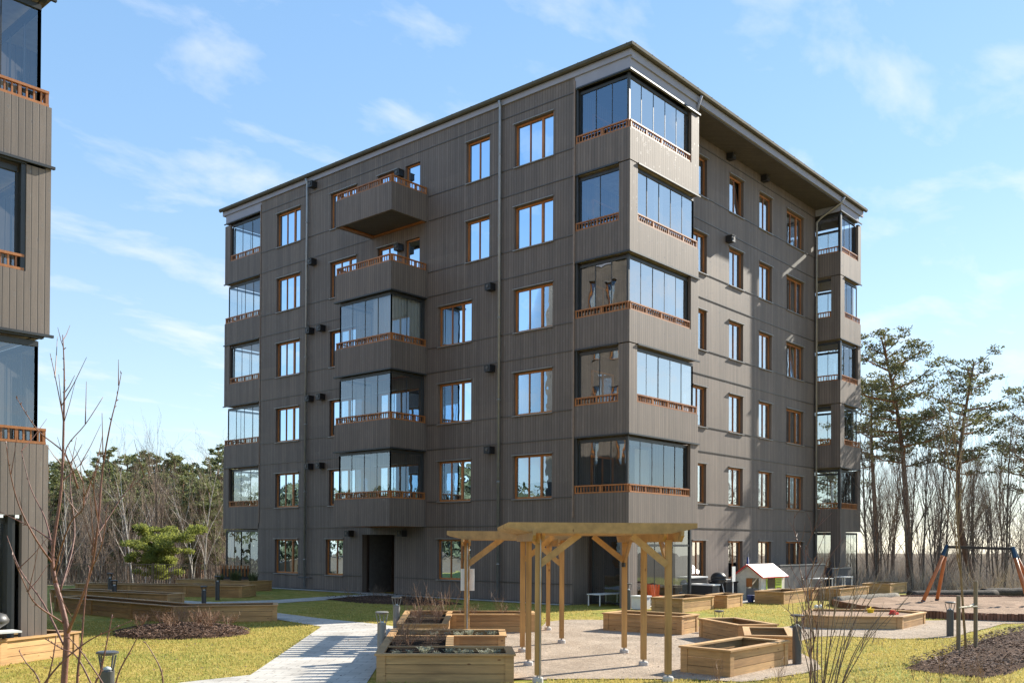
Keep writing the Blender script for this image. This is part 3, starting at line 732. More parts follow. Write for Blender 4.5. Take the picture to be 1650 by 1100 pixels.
def m_paving(name='concrete_paving', c=(.50,.47,.425)):
    m, t, p, o = nt(name)
    mp = t.nodes.new('ShaderNodeMapping'); g = t.nodes.new('ShaderNodeNewGeometry'); t.links.new(g.outputs['Position'], mp.inputs[0]); mp.inputs['Rotation'].default_value = (0,0,-GROT+.06)
    br = N(t, 'ShaderNodeTexBrick'); br.inputs['Scale'].default_value = 1.0; br.inputs['Brick Width'].default_value = .42; br.inputs['Row Height'].default_value = .21
    br.inputs['Mortar Size'].default_value = .007; br.inputs['Color1'].default_value = (*[x*.86 for x in c],1); br.inputs['Color2'].default_value = (*[x*1.08 for x in c],1); br.inputs['Mortar'].default_value = (*[x*.45 for x in c],1)
    t.links.new(mp.outputs[0], br.inputs['Vector'])
    n = noise(t, coords(t, 'Position'), 1.3, 5); n2 = noise(t, coords(t, 'Position'), 60, 3)
    cc = mul(t, br.outputs['Color'], ramp(t, n, [(.28,(.72,.71,.69)),(.5,(1,1,.99)),(.7,(1.08,1.08,1.07))])); cc = mul(t, cc, ramp(t, n2, [(.2,(.88,.88,.88)),(.8,(1.08,1.08,1.08))]))
    t.links.new(cc, p.inputs['Base Color']); p.inputs['Roughness'].default_value = .8
    bump(t, p, br.outputs['Fac'], -.3, .006); return m
def m_gravel(name, c, s1=45, amp=.35):
    m, t, p, o = nt(name); v = coords(t, 'Position')
    vo = N(t, 'ShaderNodeTexVoronoi'); vo.inputs['Scale'].default_value = s1; t.links.new(v, vo.inputs['Vector'])
    n = noise(t, v, 1.1, 5); n2 = noise(t, v, 14, 4, .7)
    a = ramp(t, vo.outputs['Color'], [(0, tuple(x*(1-amp) for x in c)), (1, tuple(x*(1+amp) for x in c))])
    cc = mul(t, mul(t, a, ramp(t, n, [(.3,(.74,.72,.70)),(.7,(1.14,1.13,1.12))])), ramp(t, n2, [(.3,(.78,.78,.78)),(.7,(1.12,1.12,1.12))]))
    t.links.new(cc, p.inputs['Base Color']); p.inputs['Roughness'].default_value = 1.0; p.inputs['Specular IOR Level'].default_value = .08
    ad = N(t, 'ShaderNodeMath', operation='ADD'); t.links.new(vo.outputs['Distance'], ad.inputs[0]); t.links.new(n2, ad.inputs[1])
    bump(t, p, ad.outputs[0], .7, .02); return m
M['grass'] = m_grass(); M['paving'] = m_paving(); M['gravel'] = m_gravel('playground_gravel', (.42,.345,.27))
M['sand'] = m_gravel('play_sand', (.36,.26,.19), 30, .15)
M['mulch'] = m_gravel('bark_mulch', (.085,.052,.036), 40, .9); M['chip'] = m_foliage('bark_chip', (.035,.02,.013), (.24,.145,.10), 1.0, trans=0)

# terrain sheet, finer near the courtyard
def terrain():
    def axis(lo, hi, c0, c1):
        a = list(np.linspace(c0, c1, 90)); x = c1; st = 2.0
        while x < hi: x += st; st *= 1.18; a.append(x)
        x = c0; st = 2.0
        while x > lo: x -= st; st *= 1.18; a.insert(0, x)
        return a
    us = axis(-500, 500, -60, 70); vs = axis(-200, 700, -10, 110)
    mb = MB()
    for v in vs:
        for u in us:
            x, y, _ = W(u, v); h = hterr(x, y)
            if h < -.3: h += .5*math.sin(x*.31+1)*math.sin(y*.27)
            mb.v.append((x, y, h))
    n = len(us)
    for j in range(len(vs)-1):
        for i in range(n-1): mb.f.append((j*n+i, j*n+i+1, (j+1)*n+i+1, (j+1)*n+i))
    setting(mb, 'ground', M['grass'], True)
terrain()
def sheet(name, pts, z, mat, edge=.0, kind='structure'):
    """flat area in garden coordinates, outline roughened with small wobble"""
    out = []
    n = len(pts)
    for i in range(n):
        a = Vector(pts[i]); b = Vector(pts[(i+1) % n]); L = (b-a).length; k = max(1, int(L/.35)) if edge else 1
        for j in range(k):
            q = a+(b-a)*j/k; 
            if edge and j: q = q+Vector((rng.uniform(-edge,edge), rng.uniform(-edge,edge)))
            out.append(W(q.x, q.y)[:2])
    me = bpy.data.meshes.new(name)
    from mathutils.geometry import tessellate_polygon
    vs = [Vector((x,y,z)) for x, y in out]; tr = tessellate_polygon([vs])
    me.from_pydata([tuple(v) for v in vs], [], [tuple(t_) for t_ in tr]); me.materials.append(mat)
    # make normals point up
    me.update()
    if sum(p.normal.z for p in me.polygons) < 0: me.flip_normals()
    o = bpy.data.objects.new(name, me); col.objects.link(o); o['kind'] = kind; return o
PATH = [(-2.2,11.5),(-2.15,14.2),(-2.5,20),(-2.75,23.6),(-3.3,24.4),(-5.2,26.2),(-6.9,28.2),(-9.3,31.3),(-7.9,33.0),(-4.9,37.6),(-5.2,39.4),(-6.2,38.6),(-8.6,34.6),(-10.4,33.2),(-13.5,35.0),(-16,35.6),(-16,33.6),(-13.6,32.2),(-11.0,29.2),(-8.9,27.0),(-6.4,25.9),(-4.72,23.7),(-4.1,15.0),(-4.9,14.15),(-5.6,11.5)]
sheet('path', PATH, .012, M['paving'])
BASEW = [(-2.9,34.2),(-11.5,43.9)]
def sheet_w(name, pts, z, mat):
    me = bpy.data.meshes.new(name); me.from_pydata([(x,y,z) for x,y in pts], [], [tuple(range(len(pts)))]); me.materials.append(mat)
    me.update()
    if me.polygons[0].normal.z < 0: me.flip_normals()
    o = bpy.data.objects.new(name, me); col.objects.link(o); o['kind'] = 'structure'; return o
sheet_w('pavement', [(-.55,2.3),(-.0,2.3),(-.0,24.0),(-.55,24.0)], .020, M['paving'])
sheet_w('terrace', [(.6,-2.2),(4.9,-1.6),(9.0,-1.35),(20.4,-1.35),(20.4,1.3),(4.44,1.3),(4.44,0),(.0,0),(.0,2.2),(-1.1,2.2),(-1.1,-2.2)], .024, M['paving']) if False else sheet_w('terrace', [(1.0,-1.5),(20.4,-1.3),(20.4,1.3),(1.0,1.3)], .024, M['paving'])
GRAV = [(-1.3,14.72),(.4,14.62),(1.6,14.75),(2.7,14.72),(3.5,14.5),(4.2,15.0),(5.2,16.0),(5.5,17.2),(5.6,18.6),(6.1,20.4),(6.9,21.7),(7.6,21.9),(8.6,21.3),(9.9,21.6),(11.3,23.3),(13.2,25.6),(15.2,26.1),(14.2,27.2),(11.6,26.6),(9.8,24.6),(8.4,23.9),(7.3,24.6),(6.6,23.9),(5.6,23.2),(4.9,24.0),(4.2,25.2),(2.7,26.2),(1.5,26.2),(.9,25.4),(.7,23.2),(.3,22.6),(-1.3,22.6)]
sheet('gravel', GRAV, .016, M['gravel'], .05)
def superellipse(cu, cv, ru, rv, e=2.6, n=72):
    pts = []
    for i in range(n):
        a = 2*math.pi*i/n; c, s = math.cos(a), math.sin(a)
        pts.append((cu+ru*math.copysign(abs(c)**(2/e), c), cv+rv*math.copysign(abs(s)**(2/e), s)))
    return pts
SW = superellipse(16.6, 31.2, 5.6, 5.1)
# play sand with shallow footprints
def mound(name, pts, zfun, mat, label=None, rings=10, kind='structure'):
    c = Vector((sum(p[0] for p in pts)/len(pts), sum(p[1] for p in pts)/len(pts)))
    mb = MB(); n = len(pts)
    for r_ in range(rings+1):
        t = 1-r_/rings
        for p in pts:
            q = c+(Vector(p)-c)*t; mb.v.append((*W(q.x, q.y)[:2], zfun(1-t, q.x, q.y)))
    for r_ in range(rings):
        for i in range(n):
            j = (i+1) % n; mb.f.append((r_*n+i, r_*n+j, (r_+1)*n+j, (r_+1)*n+i))
    return setting(mb, name, mat, True, kind)
from mathutils import noise as mnoise
def nz(x, y, s): return mnoise.noise(Vector((x*s, y*s, 3.3)))
mound('sand', SW, lambda t,x,y: .17+.07*nz(x,y,1.9)*min(1,t*8)+.03*nz(x,y,5), M['sand'], rings=22)
def dens(pts, n=6):
    out = []
    for i in range(len(pts)):
        a = Vector(pts[i]); b = Vector(pts[(i+1)%len(pts)])
        for j in range(n): q = a+(b-a)*j/n; out.append((q.x+.07*nz(q.x,q.y,2.5), q.y+.07*nz(q.y,q.x,2.5)))
    return out
MU_R = dens([(6.65,16.15),(7.0,15.55),(7.55,15.1),(8.2,15.7),(9.2,16.8),(11.0,18.6),(14.2,21.8),(14.6,24.6),(13.0,23.9),(11.0,21.8),(9.3,19.7),(7.9,17.7)])
MU_L = superellipse(-7.5,21.75,1.5,1.35,2.0,48); MU_D = dens([(-6.9,35.2),(-5.8,37.0),(-4.0,36.6),(-2.4,34.6),(-1.6,32.6),(-3.2,31.9),(-5.2,33.0)])
for P_, hh in ((MU_R,.16),(MU_L,.20),(MU_D,.14)):
    mound('mulch', P_, lambda t,x,y,hh=hh: .01+hh*min(1,t*2.2)**.7*(.8+.3*nz(x,y,1.4))+.02*nz(x,y,9), M['mulch'], rings=12)
def inside(p, poly):
    c = False; n = len(poly)
    for i in range(n):
        a, b = poly[i], poly[(i+1) % n]
        if (a[1] > p[1]) != (b[1] > p[1]) and p[0] < (b[0]-a[0])*(p[1]-a[1])/(b[1]-a[1])+a[0]: c = not c
    return c
def scatter(poly, n):
    us = [p[0] for p in poly]; vs = [p[1] for p in poly]; out = []
    while len(out) < n:
        p = (rng.uniform(min(us),max(us)), rng.uniform(min(vs),max(vs)))
        if inside(p, poly): out.append(p)
    return out
# loose bark chips on the mulch
mb = MB()
for P_, n, hh in ((MU_R,9000,.15),(MU_L,3600,.19),(MU_D,1500,.13)):
    cx = sum(p[0] for p in P_)/len(P_); cy = sum(p[1] for p in P_)/len(P_)
    for (u, v) in scatter(P_, n):
        x, y, _ = W(u, v); z = .02+hh*rng.uniform(.55,1.1) if P_ is not MU_L else .05+hh*max(.1,1-(((u+7.5)/1.6)**2+((v-21.75)/1.45)**2)**1.2)
        a = rng.uniform(0, 6.28); L = rng.uniform(.012,.034); w = rng.uniform(.005,.012); t = rng.uniform(-.5,.5)
        d = Vector((math.cos(a)*L, math.sin(a)*L, t*L)); s = Vector((-math.sin(a)*w, math.cos(a)*w, rng.uniform(-.8,.8)*w)); c = Vector((x,y,z))
        mb.quad(c-d-s, c+d-s, c+d+s, c-d+s)
setting(mb, 'bark_chips', M['chip'], kind='stuff')
# grass blades on the nearer lawns
def inside_np(px, py, poly):
    c = np.zeros(len(px), bool); n = len(poly)
    for i in range(n):
        (ax, ay), (bx, by) = poly[i][:2], poly[(i+1) % n][:2]
        if ay == by: continue
        c ^= ((ay > py) != (by > py)) & (px < (bx-ax)*(py-ay)/(by-ay)+ax)
    return c
def blades():
    r = np.random.RandomState(5); V = []
    zones = [(-12.5,-4.0,11,25,52000),(4.0,15.5,11,22.5,70000),(-2.3,4.2,11,14.9,22000),(-6.5,2.5,24.5,33.5,16000),(6,14,22.5,34,16000)]
    for u0,u1,v0,v1,n in zones:
        u = r.uniform(u0,u1,n); v = r.uniform(v0,v1,n)
        bad = ((u > -2.2) & (u < .55) & (v > 14.2) & (v < 23.5))
        for P_ in (PATH, GRAV, MU_R, MU_L): bad |= inside_np(u, v, P_)
        u = u[~bad]; v = v[~bad]; n = len(u)
        x = GX+u*.65605+v*.75472; y = GY-u*.75472+v*.65605
        a = r.uniform(0,6.28,n); h = r.uniform(.02,.055,n); w = r.uniform(.006,.014,n); l = r.uniform(-.03,.03,(n,2)); c = np.cos(a)*w; s = np.sin(a)*w; z = np.zeros(n)
        V.append(np.stack([np.stack([x-c,y-s,z],1), np.stack([x+c,y+s,z],1), np.stack([x+l[:,0],y+l[:,1],h],1)],1).reshape(-1,3))
    V = np.concatenate(V); nt_ = len(V)//3; me = bpy.data.meshes.new('grass')
    me.vertices.add(len(V)); me.vertices.foreach_set('co', V.astype(np.float32).ravel()); me.loops.add(len(V)); me.loops.foreach_set('vertex_index', np.arange(len(V), dtype=np.int32))
    me.polygons.add(nt_); me.polygons.foreach_set('loop_start', np.arange(nt_, dtype=np.int32)*3); me.polygons.foreach_set('loop_total', np.full(nt_, 3, dtype=np.int32)); me.update(calc_edges=True); me.materials.append(M['blade'])
    o = bpy.data.objects.new('grass', me); col.objects.link(o); o['kind'] = 'stuff'
M['blade'] = m_foliage('grass_blades', (.19,.23,.035), (.50,.40,.135), 1.0, .25)
blades()

# fallen leaves on the lawns and loose stones on gravel and paving
def litter(name, zones, mat, s0, s1, flat):
    mb = MB()
    for u0,u1,v0,v1,n in zones:
        for i in range(n):
            u, v = rng.uniform(u0,u1), rng.uniform(v0,v1); x, y, _ = W(u, v); a = rng.uniform(0,6.28); L = rng.uniform(s0,s1)
            d = Vector((math.cos(a)*L, math.sin(a)*L, rng.uniform(-.3,.3)*L)); s = Vector((-math.sin(a)*L*.6, math.cos(a)*L*.6, rng.uniform(-.3,.3)*L)); c = Vector((x,y,flat+L*.3)); mb.quad(c-d, c-s, c+d, c+s)
    setting(mb, name, mat, kind='stuff')
litter('fallen_leaves', [(-12,-4.8,11,24,420),(-6,2,24.5,33,260),(2,13,12,21,520),(4,14,23,36,420),(-4.8,-2.4,12,24,70)], M['chip'], .012, .034, .03)
M['stone'] = m_foliage('loose_stones', (.16,.14,.12), (.58,.53,.47), .9, 0)
litter('loose_stones', [(.1,3,14.8,26,1500),(3,6.5,15.5,24,900),(7.3,14,21.5,24.5,700)], M['stone'], .006, .017, .018)

# ------------------------------------------------------------------ planters
def offset_poly(pts, d):
    """inset (d>0) of a polygon given in garden coords"""
    n = len(pts); A_ = sum(pts[i][0]*pts[(i+1)%n][1]-pts[(i+1)%n][0]*pts[i][1] for i in range(n)); sg = 1 if A_ > 0 else -1
    out = []
    for i in range(n):
        p0, p1, p2 = Vector(pts[i-1]), Vector(pts[i]), Vector(pts[(i+1)%n])
        d1 = (p1-p0).normalized(); d2 = (p2-p1).normalized(); n1 = Vector((-d1.y,d1.x))*sg; n2 = Vector((-d2.y,d2.x))*sg
        k = n1+n2; k = k/max(.2, k.dot(n1)); out.append(tuple(p1+k*d))
    return out
def planter(name, pts, label, h=.44, group='wooden raised beds in the courtyard', rim=.13, dividers=(), planks=3, soilz=None, fill='soil', cat='raised bed'):
    n = len(pts); c = (sum(p[0] for p in pts)/n, sum(p[1] for p in pts)/n)
    if soilz is None: soilz = -.09 if 'linked' in group else -.06 if name == 'sandbox' else -.17
    t = thing(name, W(*c), label, cat, group)
    inn = offset_poly(pts, .05)
    mb = MB()
    def seg(a, b, a2, b2, z0, z1): mb.hexa([W(*a,z0), W(*b,z0), W(*b2,z0), W(*a2,z0), W(*a,z1), W(*b,z1), W(*b2,z1), W(*a2,z1)])
    ph = (h-.03)/planks
    for i in range(n):
        j = (i+1) % n
        for k in range(planks): seg(pts[i], pts[j], inn[i], inn[j], .005+k*ph, (k+1)*ph-.003)
    mb.build('plank_side', M['timber'], t)
    out = offset_poly(pts, -.018); po = offset_poly(pts, .0)
    # corner and intermediate boards (thin uprights nailed on the outside)
    for i in range(n):
        j = (i+1) % n; a = Vector(out[i]); b = Vector(out[j]); a2 = Vector(po[i]); b2 = Vector(po[j]); L = (b-a).length; d = (b-a)/L; nn = (a2-a)-d*((a2-a).dot(d))
        pos = [0, L-.13]+([k*L/math.ceil(L/2.6)-.065 for k in range(1, math.ceil(L/2.6))] if L > 2.9 else [])
        for s in pos:
            mb = MB(); p = a+d*s; q = a+d*(s+.13); m_ = .002*(i % 2)
            mb.hexa([W(*(p),.0), W(*(q),.0), W(*(q+nn),.0), W(*(p+nn),.0), W(*(p),h-.032-m_), W(*(q),h-.032-m_), W(*(q+nn),h-.032-m_), W(*(p+nn),h-.032-m_)]); mb.build('post', M['timber'], t)
    ro = offset_poly(pts, -.045); ri = offset_poly(pts, rim-.045)
    mb = MB()
    for i in range(n):
        j = (i+1) % n; a, b, a2, b2 = ro[i], ro[j], ri[i], ri[j]
        mb.hexa([W(*a,h-.03), W(*b,h-.03), W(*b2,h-.03), W(*a2,h-.03), W(*a,h), W(*b,h), W(*b2,h), W(*a2,h)])
    for (p, q) in dividers:
        mb.bar(W(*p,h-.012), W(*q,h-.012), rim*.85, .02)
    mb.build('rim', M['timber'], t)
    mb = MB(); vs = [Vector(W(*p, h+soilz)) for p in inn]
    from mathutils.geometry import tessellate_polygon
    for tr in tessellate_polygon([vs]): mb.tri(vs[tr[0]], vs[tr[1]], vs[tr[2]])
    mb.build('soil' if fill == 'soil' else 'sand_fill', M[fill], t)
    # inner faces of planks are part of the same boards
    return t
g1 = 'linked raised beds beside the path'
planter('raised_bed', [(-2.0,14.27),(.02,14.32),(-.04,15.36),(-.98,15.40),(-1.08,17.1),(-.13,17.18),(-.17,18.4),(-2.27,18.4)],
        'comb-shaped wooden raised bed with grey-green lavender nearest the camera beside the paved path', group=g1,
        dividers=[((-2.05,15.33),(-1.0,15.38)),((-2.2,17.15),(-1.05,17.12))])
planter('raised_bed', [(-2.32,19.57),(-1.36,19.63),(-1.44,22.36),(.55,22.5),(.50,23.5),(-2.57,23.4)],
        'L-shaped wooden raised bed of dry reddish stems behind the comb-shaped bed', group=g1, dividers=[((-2.45,21.4),(-1.45,21.4)),((-1.5,22.4),(-1.5,23.4))])
planter('raised_bed', [(2.79,15.6),(3.43,14.98),(4.78,16.55),(4.14,17.2)], 'empty wooden raised bed nearest the camera on the right, in front of the dark bollard')
planter('raised_bed', [(4.25,21.5),(4.70,19.75),(5.55,20.0),(5.1,21.75)], 'empty wooden raised bed with a long shaded side behind the overlapping pair')
planter('raised_bed', [(4.72,19.3),(4.32,17.5),(5.12,17.35),(5.55,19.15)], 'small empty wooden raised bed wedged between the nearest right bed and the dark bollard')
planter('raised_bed', [(2.24,23.05),(3.91,21.95),(4.45,22.8),(2.85,23.95)], 'wooden raised bed standing on the gravel behind the right pergola posts, sunlit end')
planter('raised_bed', [(4.42,30.0),(5.22,29.2),(6.55,31.0),(5.75,31.8)], 'wooden raised bed near the glazed building corner with its bright sunlit long side')
planter('raised_bed', [(6.50,31.75),(7.05,31.25),(7.85,32.5),(7.3,33.0)], 'short wooden raised bed adjoining the far end of the one by the building corner')
planter('raised_bed', [(8.78,34.35),(9.58,33.6),(11.05,35.6),(10.25,36.35)], 'wooden raised bed directly in front of the toy playhouse')
planter('raised_bed', [(11.75,36.9),(12.45,36.2),(14.55,38.9),(13.85,39.6)], 'wooden raised bed right of the playhouse bed below the wing of the building')
planter('raised_bed', [(10.9,36.4),(11.35,36.0),(12.2,37.05),(11.75,37.45)], 'dark recessed short raised bed linking the playhouse bed and its right neighbour')
planter('raised_bed', [(15.4,41.8),(16.42,41.4),(18.05,43.6),(17.0,44.2)], 'far wooden raised bed on the lawn edge in front of the wood')
planter('sandbox', [(7.40,24.3),(7.95,23.85),(9.72,23.75),(11.05,25.5),(10.5,26.4),(8.3,26.5)], 'low polygonal wooden sandbox with yellow and red toys in it', h=.33, group='play area timber', planks=2, fill='sand', cat='sandbox')
gl_ = 'raised beds on the left side of the courtyard'
planter('raised_bed', [(-6.25,25.35),(-8.70,24.55),(-13.7,28.6),(-13.1,29.4),(-8.6,25.65),(-6.5,26.3)], 'long angled wooden raised bed behind the round mulch mound', group=gl_)
planter('raised_bed', [(-10.95,30.3),(-15.9,32.9),(-15.5,33.7),(-10.7,31.1)], 'second long low raised bed in the shade behind the angled one', group=gl_)
planter('raised_bed', [(-10.2,36.0),(-10.0,37.2),(-17.0,38.8),(-17.2,37.6)], 'long dark green raised bed just in front of the railing fence', group=gl_)
planter('raised_bed', [(-10.5,41.6),(-11.2,40.7),(-15.0,42.6),(-14.5,43.5)], 'raised bed with potted plants at the far left corner of the big building', group=gl_)
planter('raised_bed', [(-8.0,17.6),(-8.55,15.95),(-10.6,11.8),(-11.3,12.1),(-8.75,17.85)], 'wooden raised bed in the left foreground in front of the close building', group=gl_)

# plants in the beds
def tuft(n, h, spread, w, lean=.5, mat='lav', seed=1, ball=False):
    r = random.Random(seed); mb = MB()
    for i in range(n):
        a = r.uniform(0, 6.28); b = r.uniform(0, spread*.45); x, y = math.cos(a)*b, math.sin(a)*b
        a2 = a+r.uniform(-.7,.7); L = h*r.uniform(.5,1); k = r.uniform(.1,lean)
        tip = Vector((x+math.cos(a2)*k*L, y+math.sin(a2)*k*L, L)); mid = Vector((x+math.cos(a2)*k*L*.35, y+math.sin(a2)*k*L*.35, L*.55))
        s = Vector((-math.sin(a2), math.cos(a2), 0))*w*.5
        p = Vector((x,y,0)); mb.quad(p-s, p+s, mid+s, mid-s); mb.tri(mid-s, mid+s, tip)
        if ball:
            for q in range(3):
                c = mid+(tip-mid)*r.random(); e = Vector((r.uniform(-1,1), r.uniform(-1,1), r.uniform(-.3,1)))*.03; mb.tri(c, c+e, c+Vector((e.y,-e.x,e.z))*.6)
    return mb
def twigs(n, h, spread, seed=1, rad=.004, sub=3):
    r = random.Random(seed); mb = MB()
    for i in range(n):
        a = r.uniform(0,6.28); p = Vector((math.cos(a)*spread*.15*r.random(), math.sin(a)*spread*.15*r.random(), 0)); d = Vector((math.cos(a)*r.uniform(.1,.8)*spread, math.sin(a)*r.uniform(.1,.8)*spread, h*r.uniform(.6,1)))
        mid = p+d*.5+Vector((r.uniform(-1,1),r.uniform(-1,1),0))*.04*h; tip = p+d
        mb.tube([p, mid, tip], [rad, rad*.75, rad*.4], 3, False)
        for k in range(sub):
            t = r.uniform(.3,.9); q = p.lerp(tip, t) if t > .5 else p.lerp(mid, t*2); e = Vector((r.uniform(-1,1), r.uniform(-1,1), r.uniform(.3,1.4)))*h*.22
            mb.tube([q, q+e], [rad*.6, rad*.3], 3, False)
    return mb
lav = [single(tuft(60,.13,.16,.010,.9,seed=s,ball=True), 'lavender_plant', M['lav'], (0,0,0), 'x', 'plant') for s in (1,2)]
dry = [single(twigs(24,.38,.34,s,.0028,5), 'dry_shrub', M['dry'], (0,0,0), 'x', 'shrub') for s in (3,4,5)]
def seedcopies(protos, spots, label, group, z0=.35):
    first = {}
    for i, (u, v, s) in enumerate(spots):
        k = i % len(protos); x, y, _ = W(u, v)
        if k not in first: o = protos[k]; first[k] = 1; o.location = (x,y,z0); o.rotation_euler = (0,0,i*1.3); o.scale = (s,s,s)
        else: o = dup(protos[k], (x,y,z0), i*1.3, s)
        if 'lavender' in label: o.scale = (s*.72,)*3
        o['label'] = label; o['group'] = group
seedcopies(lav, [(-1.78,14.75,1),(-1.35,14.85,1.5),(-1.15,14.7,.9),(-.98,14.95,1.1),(-.80,14.75,1.2),(-.66,14.9,1),(-.42,14.8,1.25),(-.25,14.85,1.1),(-1.6,15.0,.8),
                 (-1.85,17.85,1.1),(-1.45,17.75,1.2),(-1.2,17.9,.9),(-.98,17.7,1.2),(-.8,17.95,1.3),(-.6,17.75,1),(-.38,17.8,1.3)],
           'small grey-green lavender tuft growing in the comb-shaped raised bed', 'lavender tufts in the comb-shaped bed')
dryl = seedcopies(dry, [(-1.75,16.2,1.25),(-1.35,16.0,1),(-1.85,16.9,1.1),(-1.25,16.7,.9),(-1.9,15.8,.8),(-2.0,20.2,1.1),(-1.6,20.6,1),(-2.1,21.0,1),(-1.7,21.9,.9),(-2.2,22.4,1),(-1.8,22.9,1.1),
                 (-.9,23.0,.8),(-.2,23.05,.85),(.25,23.0,.8),(-1.2,22.95,.7)],
           'dry reddish-brown leafless shrub in the linked raised beds', 'dry shrubs in the linked beds')
m2 = [single(twigs(26,.36,.36,s,.0035,6), 'dry_shrub', M['dry'], (0,0,0), 'x', 'shrub') for s in (13,14)]
seedcopies(m2, [(-8.4,21.5,1),(-8.0,21.9,1.2),(-7.6,21.3,1),(-7.2,21.8,1.2),(-6.8,21.4,1),(-7.8,22.4,1.3),(-7.0,22.3,1.1),(-8.5,22.1,1),(-7.4,22.7,1.1),(-6.5,21.9,.9)],
           'dry reddish-brown shrub on the round mulch mound', 'dry shrubs on the round mulch mound', .15)
m3 = [single(twigs(9,.95,.5,s,.005,3), 'tall_dry_stalks', M['dry'], (0,0,0), 'x', 'shrub') for s in (23,24)]
seedcopies(m3, [(-2.35,25.9,1.1),(-2.0,26.4,1),(-1.75,26.0,1.05),(-2.9,26.8,.8),(-.3,27.5,.8)], 'tall thin dry stalks standing on the shaded lawn behind the linked beds', 'tall dry stalks behind the linked beds', .0)
m4 = [single(twigs(14,.5,.6,s,.005,3), 'bare_low_shrub', M['twig'], (0,0,0), 'x', 'shrub') for s in (33,34)]
seedcopies(m4, [(-5.9,34.6,1),(-5.0,35.4,.9),(-3.6,34.0,1),(-2.8,33.0,.9)], 'low bare twiggy shrub on the dark mulch by the entrance door', 'bare shrubs by the entrance', .1)
m5 = [single(twigs(5,.45,.2,s,.003,2), 'thin_dry_sapling', M['dry'], (0,0,0), 'x', 'sapling') for s in (43,44,45)]
sp = [(rng.uniform(2.9,8.6), rng.uniform(13.0,15.2), rng.uniform(.6,1.3)) for i in range(26)]+[(rng.uniform(7.4,10.8), rng.uniform(17.8,20.8), rng.uniform(.4,.7)) for i in range(14)]
sp = [s for s in sp if not inside(s[:2], GRAV)]
seedcopies(m5, sp, 'thin dry sapling stem growing from the sunny right-hand lawn', 'thin dry saplings on the right lawn', .0)
# plants standing in the glazed loggias
for i, (x, y, z, lb) in enumerate(((.45,1.6,12.0,'tall leafy house plant in the fifth-floor corner loggia'),(.50,1.0,12.0,'second house plant in the fifth-floor corner loggia, nearer the pier'),(2.2,.6,3.0,'house plant behind the glass of the lowest corner loggia'),(-1.2,11.6,6.0,'house plant in the middle glazed balcony of the long facade'))):
    t = thing('potted_plant', (x,y,z), lb, 'house plant', 'house plants behind the balcony glass'); pm = MB(); pm.lathe((x,y,z), [(.12,0),(.16,.28),(.15,.30)], 12); pm.build('pot', M['white'], t)
    pm = tuft(70,1.0,.5,.05,.5,seed=60+i,ball=True); pm.v = [(a+x,b+y,c+z+.28) for a,b,c in pm.v]; pm.build('foliage', M['pine'], t)
# potted evergreens in the bed at the building's far left corner
m6 = single(tuft(160,.5,.4,.02,.8,seed=9,ball=True), 'potted_evergreen', M['pine'], (0,0,0), 'small dark evergreen in the raised bed at the far left building corner', 'plant', 'small evergreens at the building corner')
seedcopies([m6], [(-11.3,41.6,1),(-12.2,42.1,1.2),(-13.0,42.5,.8)], 'small dark evergreen in the raised bed at the far left building corner', 'small evergreens at the building corner')

# ------------------------------------------------------------------ bollards
def bollard(loc, body, label, h=.87, group='path bollard lamps', sc_=1.0, wide=.078):
    t = thing('bollard_lamp', loc, label, 'bollard lamp', group)
    x, y, z = loc
    mb = MB(); mb.lathe(loc, [(wide,0),(wide,h*.76),(wide*.93,h*.775)], 20); mb.build('post', M[body], t, False)
    mb = MB(); mb.lathe((x,y,z+h*.777), [(wide*.60,0),(wide*.55,.015),(wide*.35,.03),(.012,.035)], 16); mb.build('lens', M['lens'], t, True)
    mb = MB(); mb.lathe((x,y,z+h-.035), [(.07,0),(.118,.022),(.122,.035),(.10,.045)], 24)
    for k in range(4):
        a = k*math.pi/2+.5; mb.bar((x+math.cos(a)*wide*.88,y+math.sin(a)*wide*.88,z+h*.74), (x+math.cos(a)*.108,y+math.sin(a)*.108,z+h-.03), .014, .014)
    mb.build('cap', M[body], t)
    return t
gb = 'path bollard lamps'
bollard(W(-4.47,10.55), 'boll', 'grey bollard lamp at the bottom left corner in front of the young tree')
bollard(W(-2.30,16.9), 'bollL', 'pale grey bollard lamp on the path edge beside the comb-shaped bed')
bollard(W(-2.62,21.7), 'bollL', 'pale grey bollard lamp further along the path beside the L-shaped bed')
bollard(W(5.0,16.7), 'boll', 'dark grey bollard lamp standing beside the nearest right raised beds')
x, y, z = W(4.98,22.9); bollard((x,y,-.36), 'boll', 'dark bollard lamp half hidden behind the right raised beds on the lawn')
bollard(W(10.12,22.0), 'boll', 'dark bollard lamp by the staked young tree in front of the swing', h=.80)
bollard(W(3.62,29.6), 'boll', 'dark bollard lamp beside the glazed ground floor corner behind the pergola')
bollard(W(-10.62,34.4), 'boll', 'dark bollard lamp in the shade near the far left building corner')
bollard(W(-10.3,31.9), 'boll', 'dark bollard lamp in the shade beside the long angled bed', h=.62)
bollard(W(-13.3,31.9), 'boll', 'dark bollard lamp left of the mulch mound in the shade', h=.8)
bollard(W(-15.6,37.0), 'boll', 'dark bollard lamp farthest left by the railing fence')

